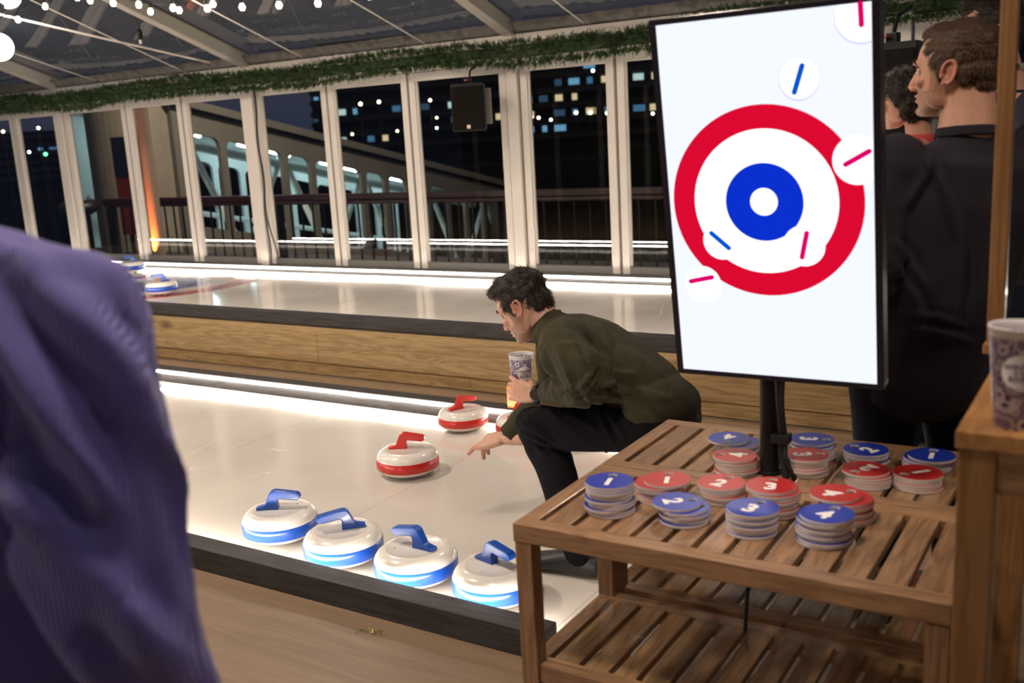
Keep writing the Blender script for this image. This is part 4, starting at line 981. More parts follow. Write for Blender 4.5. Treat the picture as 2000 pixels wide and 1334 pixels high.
# shirt
bm = bmesh.new()
tube(bm, [ony(1298, 812, HM+.02), mid(1262, 772), mid(1208, 728), mid(1155, 690), mid(1110, 662), mid(1082, 648)], [(.175, .120), (.180, .125), (.185, .125), (.195, .120), (.185, .095), (.10, .065)], 28, up=(.5, 0, .86))
ell(bm, ony(1285, 790, HM-.03), (.14, .175, .10)); ell(bm, ony(1205, 765, HM-.09), (.14, .09, .085))
ell(bm, Lsh+Vector((.01, .03, 0)), (.085, .075, .080)); ell(bm, Rsh, (.08, .07, .075))
tube(bm, [Lsh+Vector((0, .05, .0)), Lsh, Lsh.lerp(Lel, .5)+Vector((-.01, -.02, .01)), Lel, Lel.lerp(Lwr, .35), Lel.lerp(Lwr, .48), Lel.lerp(Lwr, .60)], [.078, .080, .074, .066, .060, .052, .044], 20, sm=3)
tube(bm, [Rsh, Rsh.lerp(Rel, .6), Rel, Rel.lerp(Rwr, .6), Rel.lerp(Rwr, .84)], [.075, .068, .060, .050, .044], 20, sm=3)
tube(bm, [mid(1100, 655), mid(1074, 637)], [(.075, .070), (.066, .064)], 24)
sh = vox(bm, .0075, 5)
vv = Vector
wrinkle(sh, .015, 15, (.62, 0, -.78), .75, 2, [(Lel, .17, (vv(Lel)-vv(Lwr)).cross(vv((0, 1, 0))).normalized(), .016, 26), (Lel.lerp(Lwr, .5), .12, vv((.1, .3, 1)).normalized(), .008, 34), (Lsh.lerp(Lel, .5), .13, vv((.75, .2, -.6)).normalized(), .010, 20), (mid(1200, 740), .2, vv((.8, 0, .25)).normalized(), .010, 16), (mid(1110, 668), .12, vv((.3, 0, -1)).normalized(), .010, 20)])
def oy(x, y): return ony(x, y, 2.76)
ridges(sh, [(oy(*a), oy(*b), w, h) for a, b, w, h in (((1078, 655), (1125, 760), .010, .009), ((1100, 640), (1150, 735), .011, .009), ((1128, 652), (1172, 735), .010, .007), ((1165, 700), (1110, 745), .007, .009), ((1170, 712), (1118, 757), .006, .009), ((1172, 728), (1112, 770), .006, .008), ((1166, 745), (1100, 775), .006, .006), ((1120, 735), (1085, 750), .006, .008),
  ((1062, 690), (1085, 745), .008, .010), ((1052, 670), (1072, 730), .008, .010), ((1150, 625), (1205, 700), .012, .010), ((1180, 760), (1260, 790), .010, .010), ((1175, 740), (1250, 750), .012, .010), ((1195, 780), (1300, 820), .010, .009), ((1210, 700), (1270, 735), .014, .008), ((1175, 700), (1215, 745), .010, .010), ((1240, 770), (1320, 800), .012, .008), ((1250, 720), (1320, 780), .012, .007))], (-.515, .857, 0))
shirt = ob('shirt', sh, M_olive, cr, smooth=True)
# collar, cuffs
bm = bmesh.new()
ct = (mid(1061, 620)-mid(1088, 652)).normalized(); cc = mid(1073, 636)
ring = []
sA = Vector((0, 1, 0)); uA = ct.cross(sA).normalized()
for k in range(40):
    t = 2*pi*k/40; rr = .061+.004*sin(3*t); base = cc+sA*rr*cos(t)+uA*(rr*1.02)*sin(t); ring.append((base-ct*.022, base+ct*.016+(base-cc).normalized()*.003))
for k in range(40):
    (a, b), (c, d) = ring[k], ring[(k+1) % 40]; bm.faces.new([bm.verts.new(q) for q in (a, c, d, b)])
bmesh.ops.remove_doubles(bm, verts=bm.verts, dist=1e-5)
co = ob('collar', bm, M_olive, cr, smooth=True); md = co.modifiers.new('s', 'SOLIDIFY'); md.thickness = .005
def cuff(p, q, r0, r1):
    bm = bmesh.new(); tube(bm, [p, q], [r0, r1], 24, cap=False); return ob('cuff', vox(bm, .004, 2), M_olive, cr, smooth=True)
cu1 = cuff(Lel.lerp(Lwr, .62), Lel.lerp(Lwr, .80), .045, .040); cu2 = cuff(Rel.lerp(Rwr, .74), Rel.lerp(Rwr, .97), .046, .045)
# trousers
bm = bmesh.new()
tube(bm, [Lhp, Lhp.lerp(Lkn, .45)+vv((0, 0, -.008)), Lkn+vv((.03, 0, -.005)), Lkn+vv((-.008, 0, -.002)), Lkn.lerp(Lan, .3)+vv((.012, 0, 0)), Lkn.lerp(Lan, .7), Lan+vv((0, 0, .0))], [.105, .088, .076, .064, .068, .062, .054], 24, sm=4)
tube(bm, [Rhp, Rkn, Ran], [.10, .07, .055], 22, sm=5)
ell(bm, ony(1288, 815, HM), (.12, .165, .11))
tr = vox(bm, .0075, 4)
wrinkle(tr, .007, 16, (1, 0, .1), .75, 8, [(Lkn+vv((.03, 0, -.04)), .13, vv((.6, .2, -.75)).normalized(), .011, 30), (Lhp.lerp(Lkn, .45), .16, vv((1, 0, -.35)).normalized(), .006, 22)])
ridges(tr, [(oy(*a), oy(*b), w, h) for a, b, w, h in (((1010, 800), (1075, 850), .007, .008), ((1010, 815), (1085, 862), .007, .008), ((1012, 835), (1080, 872), .006, .007), ((1020, 850), (1070, 885), .006, .005), ((1150, 790), (1200, 870), .010, .006), ((1165, 785), (1225, 865), .009, .006), ((1060, 790), (1180, 845), .012, .005))], (-.515, .857, 0))
trou = ob('trousers', tr, M_denim, cr, smooth=True)
s1 = ob('shoe', shoe_bm((-1.60, 2.80, .012), radians(182), 1.05), M_shoe, cr, smooth=True)
s2 = ob('shoe', shoe_bm((-1.13, 3.20, .085), radians(180), 1.0, .5), M_shoe, cr, smooth=True)
bm = bmesh.new(); p0 = ony(1190, 872, 2.93); tube(bm, [p0+vv((0, 0, .03)), p0, p0+vv((-.012, 0, -.020))], .0055, 8, sm=3); cordp = ob('drawcord', bm, M_black, cr)
finish(cr, body, hair, shirt, co, cu1, cu2, trou, s1, s2, cordp, *ex_)
# watch
wd = (Lel-Lwr).normalized(); wp = Lwr+wd*.014
bm = bmesh.new(); tube(bm, [wp-wd*.010, wp+wd*.010], [(.0325, .0265), (.0325, .0265)], 28, up=(0, -1, .2), cap=False); band = ob('strap', bm, M_blackrub, None)
wt = root('wristwatch', 'black round wristwatch on the crouching man\'s left wrist', 'watch', wp)
band.parent = wt
wn_v = Vector((.25, -1, .25)).normalized(); R_ = wn_v.to_track_quat('Z', 'Y').to_matrix().to_4x4()
bm = bmesh.new(); lathe(bm, [(0, 0), (.021, 0), (.0225, .004), (.0225, .009), (.020, .011), (.019, .0095), (0, .0095)], 32); bm.transform(Matrix.Translation(wp+wn_v*.021) @ R_); wc = ob('case', bm, mat('watch_metal', (.03, .03, .032), .3, metal=.6), wt, smooth=False)
bm = bmesh.new(); lathe(bm, [(0, .0098), (.0185, .0098), (.0185, .0104), (0, .0104)], 32); bm.transform(Matrix.Translation(wp+wn_v*.021) @ R_); wf = ob('dial', bm, mat('watch_dial', (.05, .042, .04), .2), wt)
rebase(wt, band, wc, wf)
cupc = Lwr+Vector((-.083, .050, 0))
cup((cupc.x, cupc.y, ony(1027, 692, cupc.y).z-.152), radians(46), 'purple patterned paper cup held by the crouching man', 1.0)

# ------------------------------------------------------------------ standing man in dark jumper
M_jump = mat('charcoal_jersey', (.022, .0185, .026), .95, spec=.2, bump=.5, bscale=500, var=.2, vscale=10)
M_navy = mat('navy_trousers', (.006, .008, .018), .9, spec=.2, bump=.4, bscale=500)
SW = 2.55
def S(x, y, w=SW): return at(x, y, w)
sm = person('person in a charcoal jumper and navy trousers, standing right of the television looking left', (-.42, 3.0, .013))
hc = S(1868, 137); HX2 = head_frame(hc, (-.965, .24, .06), 0) @ Matrix.Diagonal((1.04, 1.04, 1.0, 1))
nk = HX2.inverted() @ S(1888, 262)
hm = head_mesh(nk, .062); tones(hm, face_tone(.9)); hm.transform(HX2)
hipc = S(1797, 715, 2.73); nb = S(1888, 262); ch = S(1872, 400, 2.58); wa = S(1835, 600, 2.64)
F2 = Vector((-.62, .78, 0)).normalized(); Lf = Vector((0, 0, 1)).cross(F2); UPF = F2
LS = nb+Lf*.19+vv((0, 0, -.055)); RSh = nb-Lf*.19+vv((0, 0, -.045))
LE = LS+Lf*.06+vv((0, 0, -.30))-F2*.02; LW = LE+F2*.22+vv((0, 0, -.08)); RE = RSh-Lf*.06+vv((0, 0, -.30)); RW = RE+F2*.22-vv((0, 0, .05))
LH, RH = hipc+Lf*.095, hipc-Lf*.095
LK = S(1722, 900, 2.90); RK = S(1866, 900, 2.90)
LA, RA = vv((LK.x-.02, LK.y+.04, .09)), vv((RK.x+.0, RK.y+.05, .09))
bm = bmesh.new(); tube(bm, [hipc, wa, ch, nb], [(.14, .10), (.13, .09), (.16, .1), (.07, .06)], 20, up=UPF)
for a, b, c in ((LH, LK, LA), (RH, RK, RA)): tube(bm, [a, b, c], [.07, .05, .035], 14)
for a, b, c in ((LS, LE, LW), (RSh, RE, RW)): tube(bm, [a, b, c], [.04, .035, .028], 14)
bd = plain_tone(vox(bm, .012, 2))
hL = hand_mesh(LW, F2, Lf, -1, [(.5, .6, .4)]*4, [(.8, .4, .4)]*3); hR = hand_mesh(RW, F2, -Lf, 1, [(.5, .6, .4)]*4, [(.8, .4, .4)]*3)
body = ob('body', join_meshes([bd, hm, hL, hR]), M_skin2, sm, smooth=True)
ex2 = eyes_brows(sm, body, HX2, mat('sandy_eyebrow', (.10, .06, .035), .7))
M_hair2 = hair_mat('light_brown_hair', (.075, .038, .018))
hb = [((-.018, 0, .048), (.093, .0825, .078)), ((.028, 0, .078), (.052, .058, .042)), ((.055, 0, .086), (.028, .044, .022)), ((-.052, 0, .005), (.056, .0705, .062)), ((-.068, 0, -.030), (.032, .054, .034)), ((.006, .061, .024), (.040, .020, .036)), ((.006, -.061, .024), (.040, .020, .036)), ((.034, .054, .048), (.024, .020, .030)), ((.034, -.054, .048), (.024, .020, .030)), ((.010, .0715, -.004), (.009, .009, .018)), ((.010, -.0715, -.004), (.009, .009, .018)), ((-.045, .058, -.008), (.022, .02, .03))]
hr = hair_mesh(hb, lambda p: (.8-.9*(p.z < .05), 0, .15 if p.z > .06 else -1), 15000, .015, .25, 9, amp=.0022, freq=60, w=.0007); hr.transform(HX2); hair = ob('hair', hr, M_hair2, sm, smooth=True)
bm = bmesh.new()
tube(bm, [hipc+vv((0, 0, -.02)), hipc.lerp(wa, .5), wa, wa.lerp(ch, .5), ch, ch.lerp(nb, .55), nb+vv((0, 0, -.05)), nb+vv((0, 0, -.015))], [(.185, .135), (.180, .130), (.178, .128), (.190, .130), (.205, .132), (.195, .120), (.14, .085), (.078, .070)], 32, up=UPF)
ell(bm, LS+vv((0, 0, -.02)), (.082, .082, .080)); ell(bm, RSh+vv((0, 0, -.02)), (.082, .082, .080))
for a, b, c in ((LS, LE, LW), (RSh, RE, RW)): tube(bm, [a+vv((0, 0, -.01)), a.lerp(b, .5), b, b.lerp(c, .5), b.lerp(c, .95)], [.078, .070, .064, .056, .044], 22, sm=3)
jm = vox(bm, .008, 5)
wrinkle(jm, .008, 9, (.1, 0, 1), .7, 4, [(LS+vv((0, 0, -.12)), .2, vv((.2, 0, 1)).normalized(), .012, 16), (wa, .22, vv((.6, .5, .5)).normalized(), .009, 14), (LE, .15, vv((1, .2, .3)).normalized(), .010, 24)])
ridges(jm, [(at(*a, SW), at(*b, SW), w, h) for a, b, w, h in (((1765, 290), (1845, 480), .010, .008), ((1800, 300), (1740, 420), .012, .008), ((1840, 420), (1850, 640), .014, .008), ((1900, 380), (1905, 640), .016, .007), ((1740, 520), (1800, 640), .012, .010), ((1730, 470), (1790, 560), .010, .009), ((1760, 640), (1900, 670), .010, .008), ((1750, 610), (1880, 640), .008, .006))], CD)
jump = ob('jumper', jm, M_jump, sm, smooth=True)
bm = bmesh.new(); tt = (HX2 @ vv((-.03, 0, -.03))-nb).normalized(); tube(bm, [nb+tt*-.008+vv((0, 0, .00)), nb+tt*.018], [.080, .074], 32, cap=False, up=UPF); nband = ob('neckband', vox(bm, .004, 2), M_jump, sm, smooth=True)
bm = bmesh.new()
for a, b, c in ((LH, LK, LA), (RH, RK, RA)): tube(bm, [a+vv((0, 0, .02)), a.lerp(b, .5), b, b.lerp(c, .5), c], [.105, .086, .074, .066, .056], 24, sm=4)
tube(bm, [hipc+vv((0, 0, .05)), hipc+vv((0, 0, -.01))], [(.175, .13), (.175, .125)], 28, up=UPF)
tr = vox(bm, .009, 4); wrinkle(tr, .007, 10, (0, 0, 1), .6, 12)
trou = ob('trousers', tr, M_navy, sm, smooth=True)
s1 = ob('shoe', shoe_bm((LA.x-.02, LA.y+.03, .012), atan2(F2.y, F2.x), 1.05), M_shoe, sm, smooth=True); s2 = ob('shoe', shoe_bm((RA.x-.02, RA.y+.03, .012), atan2(F2.y, F2.x), 1.05), M_shoe, sm, smooth=True)
finish(sm, body, hair, jump, nband, trou, s1, s2, *ex2)

# ------------------------------------------------------------------ simple standing figure builder
def figure(label, neck, F, height_neck, hairc, hblobs, hflow, shirt, shirt_name, trousers, headf, hpos, skin, hairargs, wscale=1.0, beard=0, buttons=None, arm='down'):
    F = Vector(F).normalized(); Lf = Vector((0, 0, 1)).cross(F); neck = Vector(neck)
    r = person(label, (neck.x, neck.y, 0.0 if hairargs.get('z0') is None else hairargs['z0'])); z0 = r.location.z
    HX = head_frame(Vector(hpos), headf); nk = HX.inverted() @ neck
    hm = head_mesh(nk, .056*wscale); tones(hm, face_tone(beard)); hm.transform(HX)
    Hn = neck.z-z0; hip = vv((neck.x, neck.y, z0+Hn*.62))-F*.02
    LS, RS_ = neck+Lf*.175*wscale+vv((0, 0, -.055)), neck-Lf*.175*wscale+vv((0, 0, -.055))
    arms = []
    for s_, sd in ((LS, 1), (RS_, -1)):
        e = s_+Lf*.05*sd+vv((0, 0, -.29)); w = e+(F*.03+vv((0, 0, -.25)) if arm == 'down' else F*.2+vv((0, 0, .03))-Lf*sd*.05); arms.append((s_, e, w, sd))
    legs = [(hip+Lf*.09*k, vv((hip.x, hip.y, z0+Hn*.33))+Lf*.10*k+F*.02, vv((hip.x, hip.y, z0+.09))+Lf*.11*k) for k in (1, -1)]
    bm = bmesh.new(); tube(bm, [hip, hip.lerp(neck, .5), neck+vv((0, 0, -.05))], [(.13, .09), (.12, .08), (.12, .07)], 18, up=F)
    for a, b, c in legs: tube(bm, [a, b, c], [.065, .045, .032], 12)
    for a, b, c, sd in arms: tube(bm, [a, b, c], [.038, .032, .026], 12)
    bd = plain_tone(vox(bm, .014, 2))
    hs = [hand_mesh(c, (c-b).normalized(), Lf*sd if arm == 'down' else Lf*sd, 1 if sd > 0 else -1, [(.3, .3, .2)]*4, [(.8, .4, .3)]*3) for a, b, c, sd in arms]
    body = ob('body', join_meshes([bd, hm]+hs), skin, r, smooth=True)
    ex = eyes_brows(r, body, HX, hairc)
    kw = {k: v for k, v in hairargs.items() if k != 'z0'}
    h_ = hair_mesh(hblobs, hflow, **kw); h_.transform(HX); hair = ob('hair', h_, hairc, r, smooth=True)
    bm = bmesh.new(); tube(bm, [hip+vv((0, 0, -.05)), hip.lerp(neck, .3), hip.lerp(neck, .65), neck+vv((0, 0, -.09)), neck+vv((0, 0, -.03))], [(.17*wscale, .125), (.16*wscale, .118), (.185*wscale, .125), (.17*wscale, .10), (.075, .068)], 28, up=F)
    for a, b, c, sd in arms:
        ell(bm, a, (.07, .07, .07)); tube(bm, [a, a.lerp(b, .5), b, b.lerp(c, .9)], [.070, .062, .056, .046], 20, sm=3)
    sm_ = vox(bm, .008, 5); wrinkle(sm_, .010, 9, (0, 0, 1), .65, int(neck.x*-10) % 9, [(b, .16, vv((1, .2, .2)).normalized(), .012, 22) for a, b, c, sd in arms])
    so = ob(shirt_name, sm_, shirt, r, smooth=True)
    bm = bmesh.new()
    for a, b, c in legs: tube(bm, [a, a.lerp(b, .5), b, b.lerp(c, .5), c], [.105, .088, .070, .060, .054], 20, sm=3)
    ell(bm, hip, (.15, .13, .10)); t_ = vox(bm, .010, 3); to = ob('trousers', t_, trousers, r, smooth=True)
    sh_ = [ob('shoe', shoe_bm((c.x, c.y, z0+.002), atan2(F.y, F.x)), M_shoe, r, smooth=True) for a, b, c in legs]
    extra = []
    # collar
    bm = bmesh.new(); tube(bm, [neck+vv((0, 0, -.03)), neck+vv((0, 0, .015))], [.074, .068], 28, cap=False, up=F); extra.append(ob('collar', vox(bm, .005, 2), shirt, r, smooth=True))
    if buttons:
        for k in range(5):
            z = neck.z-.06-.085*k; p = vv((neck.x, neck.y, z))+F*(.095+.035*min(1, k*.6)); bm = bmesh.new(); ell(bm, p, (.0065, .0065, .0065), seg=12); extra.append(ob('button', bm, buttons, r, smooth=True))
    rebase(r, body, hair, so, to, *sh_, *extra, *ex)
    return r, arms
GEN = [((-.018, 0, .048), (.098, .085, .082)), ((.028, 0, .082), (.060, .062, .046)), ((.062, 0, .094), (.034, .046, .028)), ((-.055, 0, .0), (.056, .072, .064)), ((-.066, 0, -.035), (.036, .055, .036)), ((.008, .062, .024), (.036, .021, .036)), ((.008, -.062, .024), (.036, .021, .036)), ((.012, .072, -.004), (.010, .010, .022)), ((.012, -.072, -.004), (.010, .010, .022))]
gfl = lambda p: (.7-.9*(p.z < .04), 0, 0 if p.z > .05 else -1)
# tall man behind, navy shirt with white buttons
M_navyshirt = mat('navy_shirt', (.010, .014, .026), .8, bump=.3, bscale=500)
figure('person in a navy shirt with white buttons, tallest, behind the man in the charcoal jumper', at(1968, 185, 3.45), (-.80, -.55, 0), 1.5, hair_mat('near_black_hair', (.022, .012, .008)), GEN, gfl, M_navyshirt, 'shirt', M_navy, (-.93, -.25, .05), at(1930, 66, 3.42), M_skin2, dict(n=5000, ln=.022, lift=.35, seed=4), 1.05, .4, mat('white_button', (.7, .66, .6), .3), 'fold')
# woman with curly hair
CURL = [((-.022, 0, .046), (.100, .094, .086)), ((-.055, 0, -.01), (.078, .090, .085)), ((.030, .0, .080), (.055, .070, .040)), ((-.04, .06, -.05), (.05, .04, .06)), ((-.04, -.06, -.05), (.05, .04, .06)), ((-.012, .070, .005), (.034, .024, .055)), ((-.012, -.070, .005), (.034, .024, .055)), ((-.07, 0, -.07), (.05, .06, .05))]
wz = at(1766, 192, 4.18)
figure('person with dark curly hair and a coral pink top, standing behind the dark-jumper man', wz+vv((.065, 0, -.165)), (-1, .1, 0), 1.4, hair_mat('dark_curly_hair', (.020, .013, .009)), CURL, lambda p: (sin(p.y*90), cos(p.z*80), sin(p.x*70)), mat('coral_knit', (.62, .075, .085), .8, bump=.4, bscale=300), 'top', M_navy, (-.98, .08, -.12), wz, M_skin2, dict(n=6000, ln=.018, lift=.6, seed=6, jitter=1.2, amp=.012, freq=30), .86)
# third man at the right edge
M_dk = mat('dark_jacket', (.016, .015, .018), .8)
figure('person in a dark jacket at the far right edge behind the wooden frame', at(2130, 150, 3.9), (-.4, -.9, 0), 1.5, hair_mat('brown_hair', (.035, .02, .012)), GEN, gfl, M_dk, 'jacket', M_navy, (-.75, -.6, 0), at(2092, 60, 3.85), M_skin2, dict(n=3000, ln=.02, lift=.3, seed=8), 1.0)
# foreground person in purple shirt
def rib_mat():
    m = mat('purple_ribbed_shirt', (.05, .04, .2), .85, sheen=.2); nt = m.node_tree; p = nt.nodes['Principled BSDF']; L = nt.links.new
    tc = nt.nodes.new('ShaderNodeTexCoord'); wv = nt.nodes.new('ShaderNodeTexWave'); wv.inputs['Scale'].default_value = 85; wv.inputs['Distortion'].default_value = .6; wv.inputs['Detail'].default_value = 1; wv.bands_direction = 'DIAGONAL'
    mp = nt.nodes.new('ShaderNodeMapping'); mp.inputs['Scale'].default_value = (1, 1, .06); L(tc.outputs['Object'], mp.inputs[0]); L(mp.outputs[0], wv.inputs[0])
    b = nt.nodes.new('ShaderNodeBump'); b.inputs['Strength'].default_value = .8; b.inputs['Distance'].default_value = .004; L(wv.outputs['Fac'], b.inputs['Height']); L(b.outputs[0], p.inputs['Normal'])
    mx = nt.nodes.new('ShaderNodeMix'); mx.data_type = 'RGBA'; mx.inputs[6].default_value = (.082, .070, .30, 1); mx.inputs[7].default_value = (.115, .098, .39, 1); L(wv.outputs['Fac'], mx.inputs[0]); L(mx.outputs[2], p.inputs['Base Color'])
    return m
M_purple = rib_mat()
pf = person('person in a purple ribbed shirt seen from behind in the left foreground', (-1.15, .55, 0))
FW = 1.12; F3 = Vector((-.55, .83, 0)).normalized(); L3 = Vector((0, 0, 1)).cross(F3); R3 = -L3
SH = at(122, 628, FW+.0); NK = SH-R3*.19+vv((0, 0, .105))
EL = at(258, 1215, FW-.02); WR = EL+F3*.10+vv((.01, 0, -.25))
SHl = NK-R3*.19+vv((0, 0, -.085)); ELl = SHl-R3*.07+vv((0, 0, -.29)); WRl = ELl+F3*.15+vv((0, 0, -.20))
HP = vv((NK.x, NK.y, .93)); HX = head_frame(NK+vv((0, 0, .20))+F3*.03, F3); hm = head_mesh(HX.inverted() @ NK, .06); tones(hm, face_tone(.3)); hm.transform(HX)
lg = [(HP+L3*.09*k, vv((HP.x, HP.y, .5))+L3*.1*k, vv((HP.x, HP.y, .09))+L3*.11*k) for k in (1, -1)]
bm = bmesh.new(); tube(bm, [HP, HP.lerp(NK, .5), NK+vv((0, 0, -.05))], [(.13, .09), (.12, .08), (.12, .07)], 18, up=F3)
for a, b, c in lg: tube(bm, [a, b, c], [.065, .045, .032], 12)
for a, b, c in ((SH, EL, WR), (SHl, ELl, WRl)): tube(bm, [a, b, c], [.036, .03, .025], 12)
bd = plain_tone(vox(bm, .014, 2))
hs = [hand_mesh(WR, WR-EL, R3, 1, [(.4, .5, .3)]*4, [(.8, .4, .3)]*3), hand_mesh(WRl, WRl-ELl, L3, -1, [(.4, .5, .3)]*4, [(.8, .4, .3)]*3)]
body = ob('body', join_meshes([bd, hm]+hs), M_skin, pf, smooth=True); exx = eyes_brows(pf, body, HX, M_hair1)
hr = hair_mesh(GEN, gfl, 3000, .02, .3, 12); hr.transform(HX); hair = ob('hair', hr, M_hair1, pf, smooth=True)
bm = bmesh.new()
tube(bm, [HP+vv((0, 0, -.22)), HP+vv((0, 0, -.04)), HP.lerp(NK, .3), HP.lerp(NK, .65), NK+vv((0, 0, -.15)), NK+vv((0, 0, -.085)), NK+vv((0, 0, -.03))], [(.215, .16), (.205, .15), (.19, .14), (.20, .135), (.20, .125), (.15, .09), (.075, .07)], 32, up=F3)
tube(bm, [NK+R3*.06+vv((0, 0, -.045)), SH+vv((0, 0, .0))], [.070, .074], 24)
tube(bm, [SH, SH.lerp(EL, .3), SH.lerp(EL, .65), EL, EL.lerp(WR, .5), EL.lerp(WR, .9)], [.078, .077, .072, .068, .064, .050], 24, sm=4)
tube(bm, [NK-R3*.06+vv((0, 0, -.045)), SHl], [.070, .074], 24); tube(bm, [SHl, SHl.lerp(ELl, .5), ELl, ELl.lerp(WRl, .9)], [.077, .070, .062, .046], 24, sm=4)
s_ = vox(bm, .008, 6); dg = (at(300, 1000, FW)-at(40, 520, FW)).normalized()
wrinkle(s_, .020, 7, dg, .88, 3, [(at(150, 700, FW-.05), .26, dg, .020, 11), (at(230, 1000, FW-.05), .22, dg, .020, 14)])
def op(x, y): return at(x, y, FW)
ridges(s_, [(op(*a), op(*b), w, h) for a, b, w, h in (((20, 560), (330, 1100), .022, .020), ((90, 500), (300, 800), .020, .014), ((-60, 700), (250, 1180), .024, .018), ((120, 900), (400, 1320), .022, .018), ((200, 560), (350, 900), .018, .014), ((0, 930), (280, 1330), .024, .016), ((-40, 430), (200, 520), .012, .010), ((-60, 470), (150, 540), .010, .008))], CD)
so = ob('shirt', s_, M_purple, pf, smooth=True)
bm = bmesh.new()
for a, b, c in lg: tube(bm, [a, a.lerp(b, .5), b, c], [.11, .09, .07, .055], 20, sm=3)
ell(bm, HP, (.16, .14, .1)); to = ob('trousers', vox(bm, .01, 3), M_navy, pf, smooth=True)
shs = [ob('shoe', shoe_bm((c.x, c.y, .002), atan2(F3.y, F3.x)), M_shoe, pf, smooth=True) for a, b, c in lg]
rebase(pf, body, hair, so, to, *shs, *exx)
# dark blue bag bottom right
bm = bmesh.new(); tube(bm, [(0, 0, .02), (0, 0, .25), (0, 0, .55), (0, 0, .66)], [(.15, .12), (.17, .14), (.15, .12), (.10, .08)], 24, up=(0, 1, 0)); bmm = vox(bm, .01, 4); wrinkle(bmm, .016, 9, (0, 0, 1), .6, 6)
r = root('backpack', 'dark blue backpack in the bottom right corner beside the tall table', 'bag', (.03, 1.30, 0))
ob('bag_body', bmm, mat('dark_blue_nylon', (.022, .024, .045), .6, var=.4, vscale=12), r, smooth=True)
bm = bmesh.new(); tube(bm, [(-.04, -.02, .66), (-.04, -.02, .72), (.04, -.02, .72), (.04, -.02, .66)], .012, 10, sm=4); ob('carry_loop', bm, M_blackrub, r, smooth=True)

# ------------------------------------------------------------------ outside
M_rail = mat('oxblood_rail', (.045, .012, .010), .35, var=.3, vscale=5); M_iron = mat('dark_iron', (.010, .009, .010), .45)
YR = 8.6
r = root('deck_railing', 'dark red handrail with thin black balusters on the deck outside', 'railing', (-4, YR, .02))
bm = boxes(bb(-11.9, 5, YR-.07, YR+.07, .89, .955), bb(-11.9, 5, YR-.045, YR+.045, .84, .89), bev=.012); q1 = ob('handrail', bm, M_rail, r)
q2 = ob('bottom_rail', boxes(bb(-11.8, 5, YR-.02, YR+.02, .10, .14), bev=.004), M_iron, r); bl = []
xx = -11.75; mb = None
k = 0
bxm = None
while xx < 5 and k < 98:
    bm = bmesh.new(); tube(bm, [(0, 0, -.36), (0, 0, .36)], .012, 8, cap=False)
    if bxm is None: bxm = new_mesh('baluster', bm); bxm.materials.append(M_iron)
    else: bm.free()
    o = bpy.data.objects.new('baluster', bxm); COL.objects.link(o); o.parent = r; o.location = (xx+4, 0, .48); bl.append(o); xx += .172; k += 1
bl.append(None); pst = [ob('post', boxes(bb(x-.05, x+.05, YR-.05, YR+.05, .02, .84), bev=.006), M_iron, r) for x in (-11.8, -8.7, -5.6, -2.5, .6)]
rebase(r, q1, q2, *pst)
# gangway with lit arched windows: local u along, z up, depth into +n
GA, GB = at(330, 193, 15.5), at(1000, 362, 24.0)
gu = vv((GB.x-GA.x, GB.y-GA.y, 0)); glen = gu.length; gu.normalize(); gn = vv((gu.y, -gu.x, 0)); 
if gn.dot(vv((0, 0, 0))-GA) < 0: gn = -gn          # towards camera
slope = (GB.z-GA.z)/glen
r = root('gangway', 'covered sloping gangway with rounded lit windows beyond the railing', 'gangway', (GA.x, GA.y, GA.z-2.3))
def gp(u, z, d=0): return GA+gu*u+vv((0, 0, slope*u+z))-gn*d
M_gw = mat('gangway_cream', (.13, .12, .10), .6, var=.2, vscale=2); M_gwin = mat('gangway_inside', (.72, .78, .76), .5)
bm = bmesh.new()
H0, H1 = -2.6, 0
def u_at(px_):
    lo, hi = 0, glen
    for _ in range(40):
        m_ = (lo+hi)/2; q = GA+gu*m_; v = q-cam.location if False else q-Vector((0, 0, CAM_H)); X_ = 1000+FPX*(v.dot(CR)/v.dot(CD))
        if X_ < px_: lo = m_
        else: hi = m_
    return lo
PW = (u_at(805)-u_at(457))/7; u = u_at(457)-PW*2.4
while u < .3: u += PW
wins = []
while u < glen-PW*.9: wins.append((u, u+PW*.80)); u += PW
wz0, wz1 = -1.95, -.45
def gquad(a, b, c, d): bm.faces.new([bm.verts.new(q) for q in (a, b, c, d)])
def wall_panel(d):
    edges = [0]+[e for w in wins for e in w]+[glen]
    for i in range(len(edges)-1):
        a, b = edges[i], edges[i+1]
        if i % 2 == 0: gquad(gp(a, H0, d), gp(b, H0, d), gp(b, H1, d), gp(a, H1, d))
        else:
            R_ = .13; out = [(a, wz0), (b, wz0)]; 
            # above with rounded corners and below
            gquad(gp(a, H0, d), gp(b, H0, d), gp(b, wz0, d), gp(a, wz0, d))
            arc = [(b, wz1-R_)]+[(b-R_+R_*cos(t), wz1-R_+R_*sin(t)) for t in np.linspace(0, pi/2, 6)]+[(a+R_-R_*sin(t), wz1-R_+R_*cos(t)) for t in np.linspace(0, pi/2, 6)]+[(a, wz1-R_)]
            pts = [(a, H1), (b, H1)]
            for (p, q) in zip(arc, arc[1:]):
                if abs(p[0]-q[0])+abs(p[1]-q[1]) < 1e-6: continue
                gquad(gp(p[0], p[1], d), gp(p[0], H1, d), gp(q[0], H1, d), gp(q[0], q[1], d))
wall_panel(0)
w1 = ob('side_wall', bm, M_gw, r); w1.modifiers.new('s', 'SOLIDIFY').thickness = .08
bm = bmesh.new(); DG = 2.6; wall_panel(DG); w2 = ob('far_side_wall', bm, M_gwin, r); w2.modifiers.new('s', 'SOLIDIFY').thickness = .06
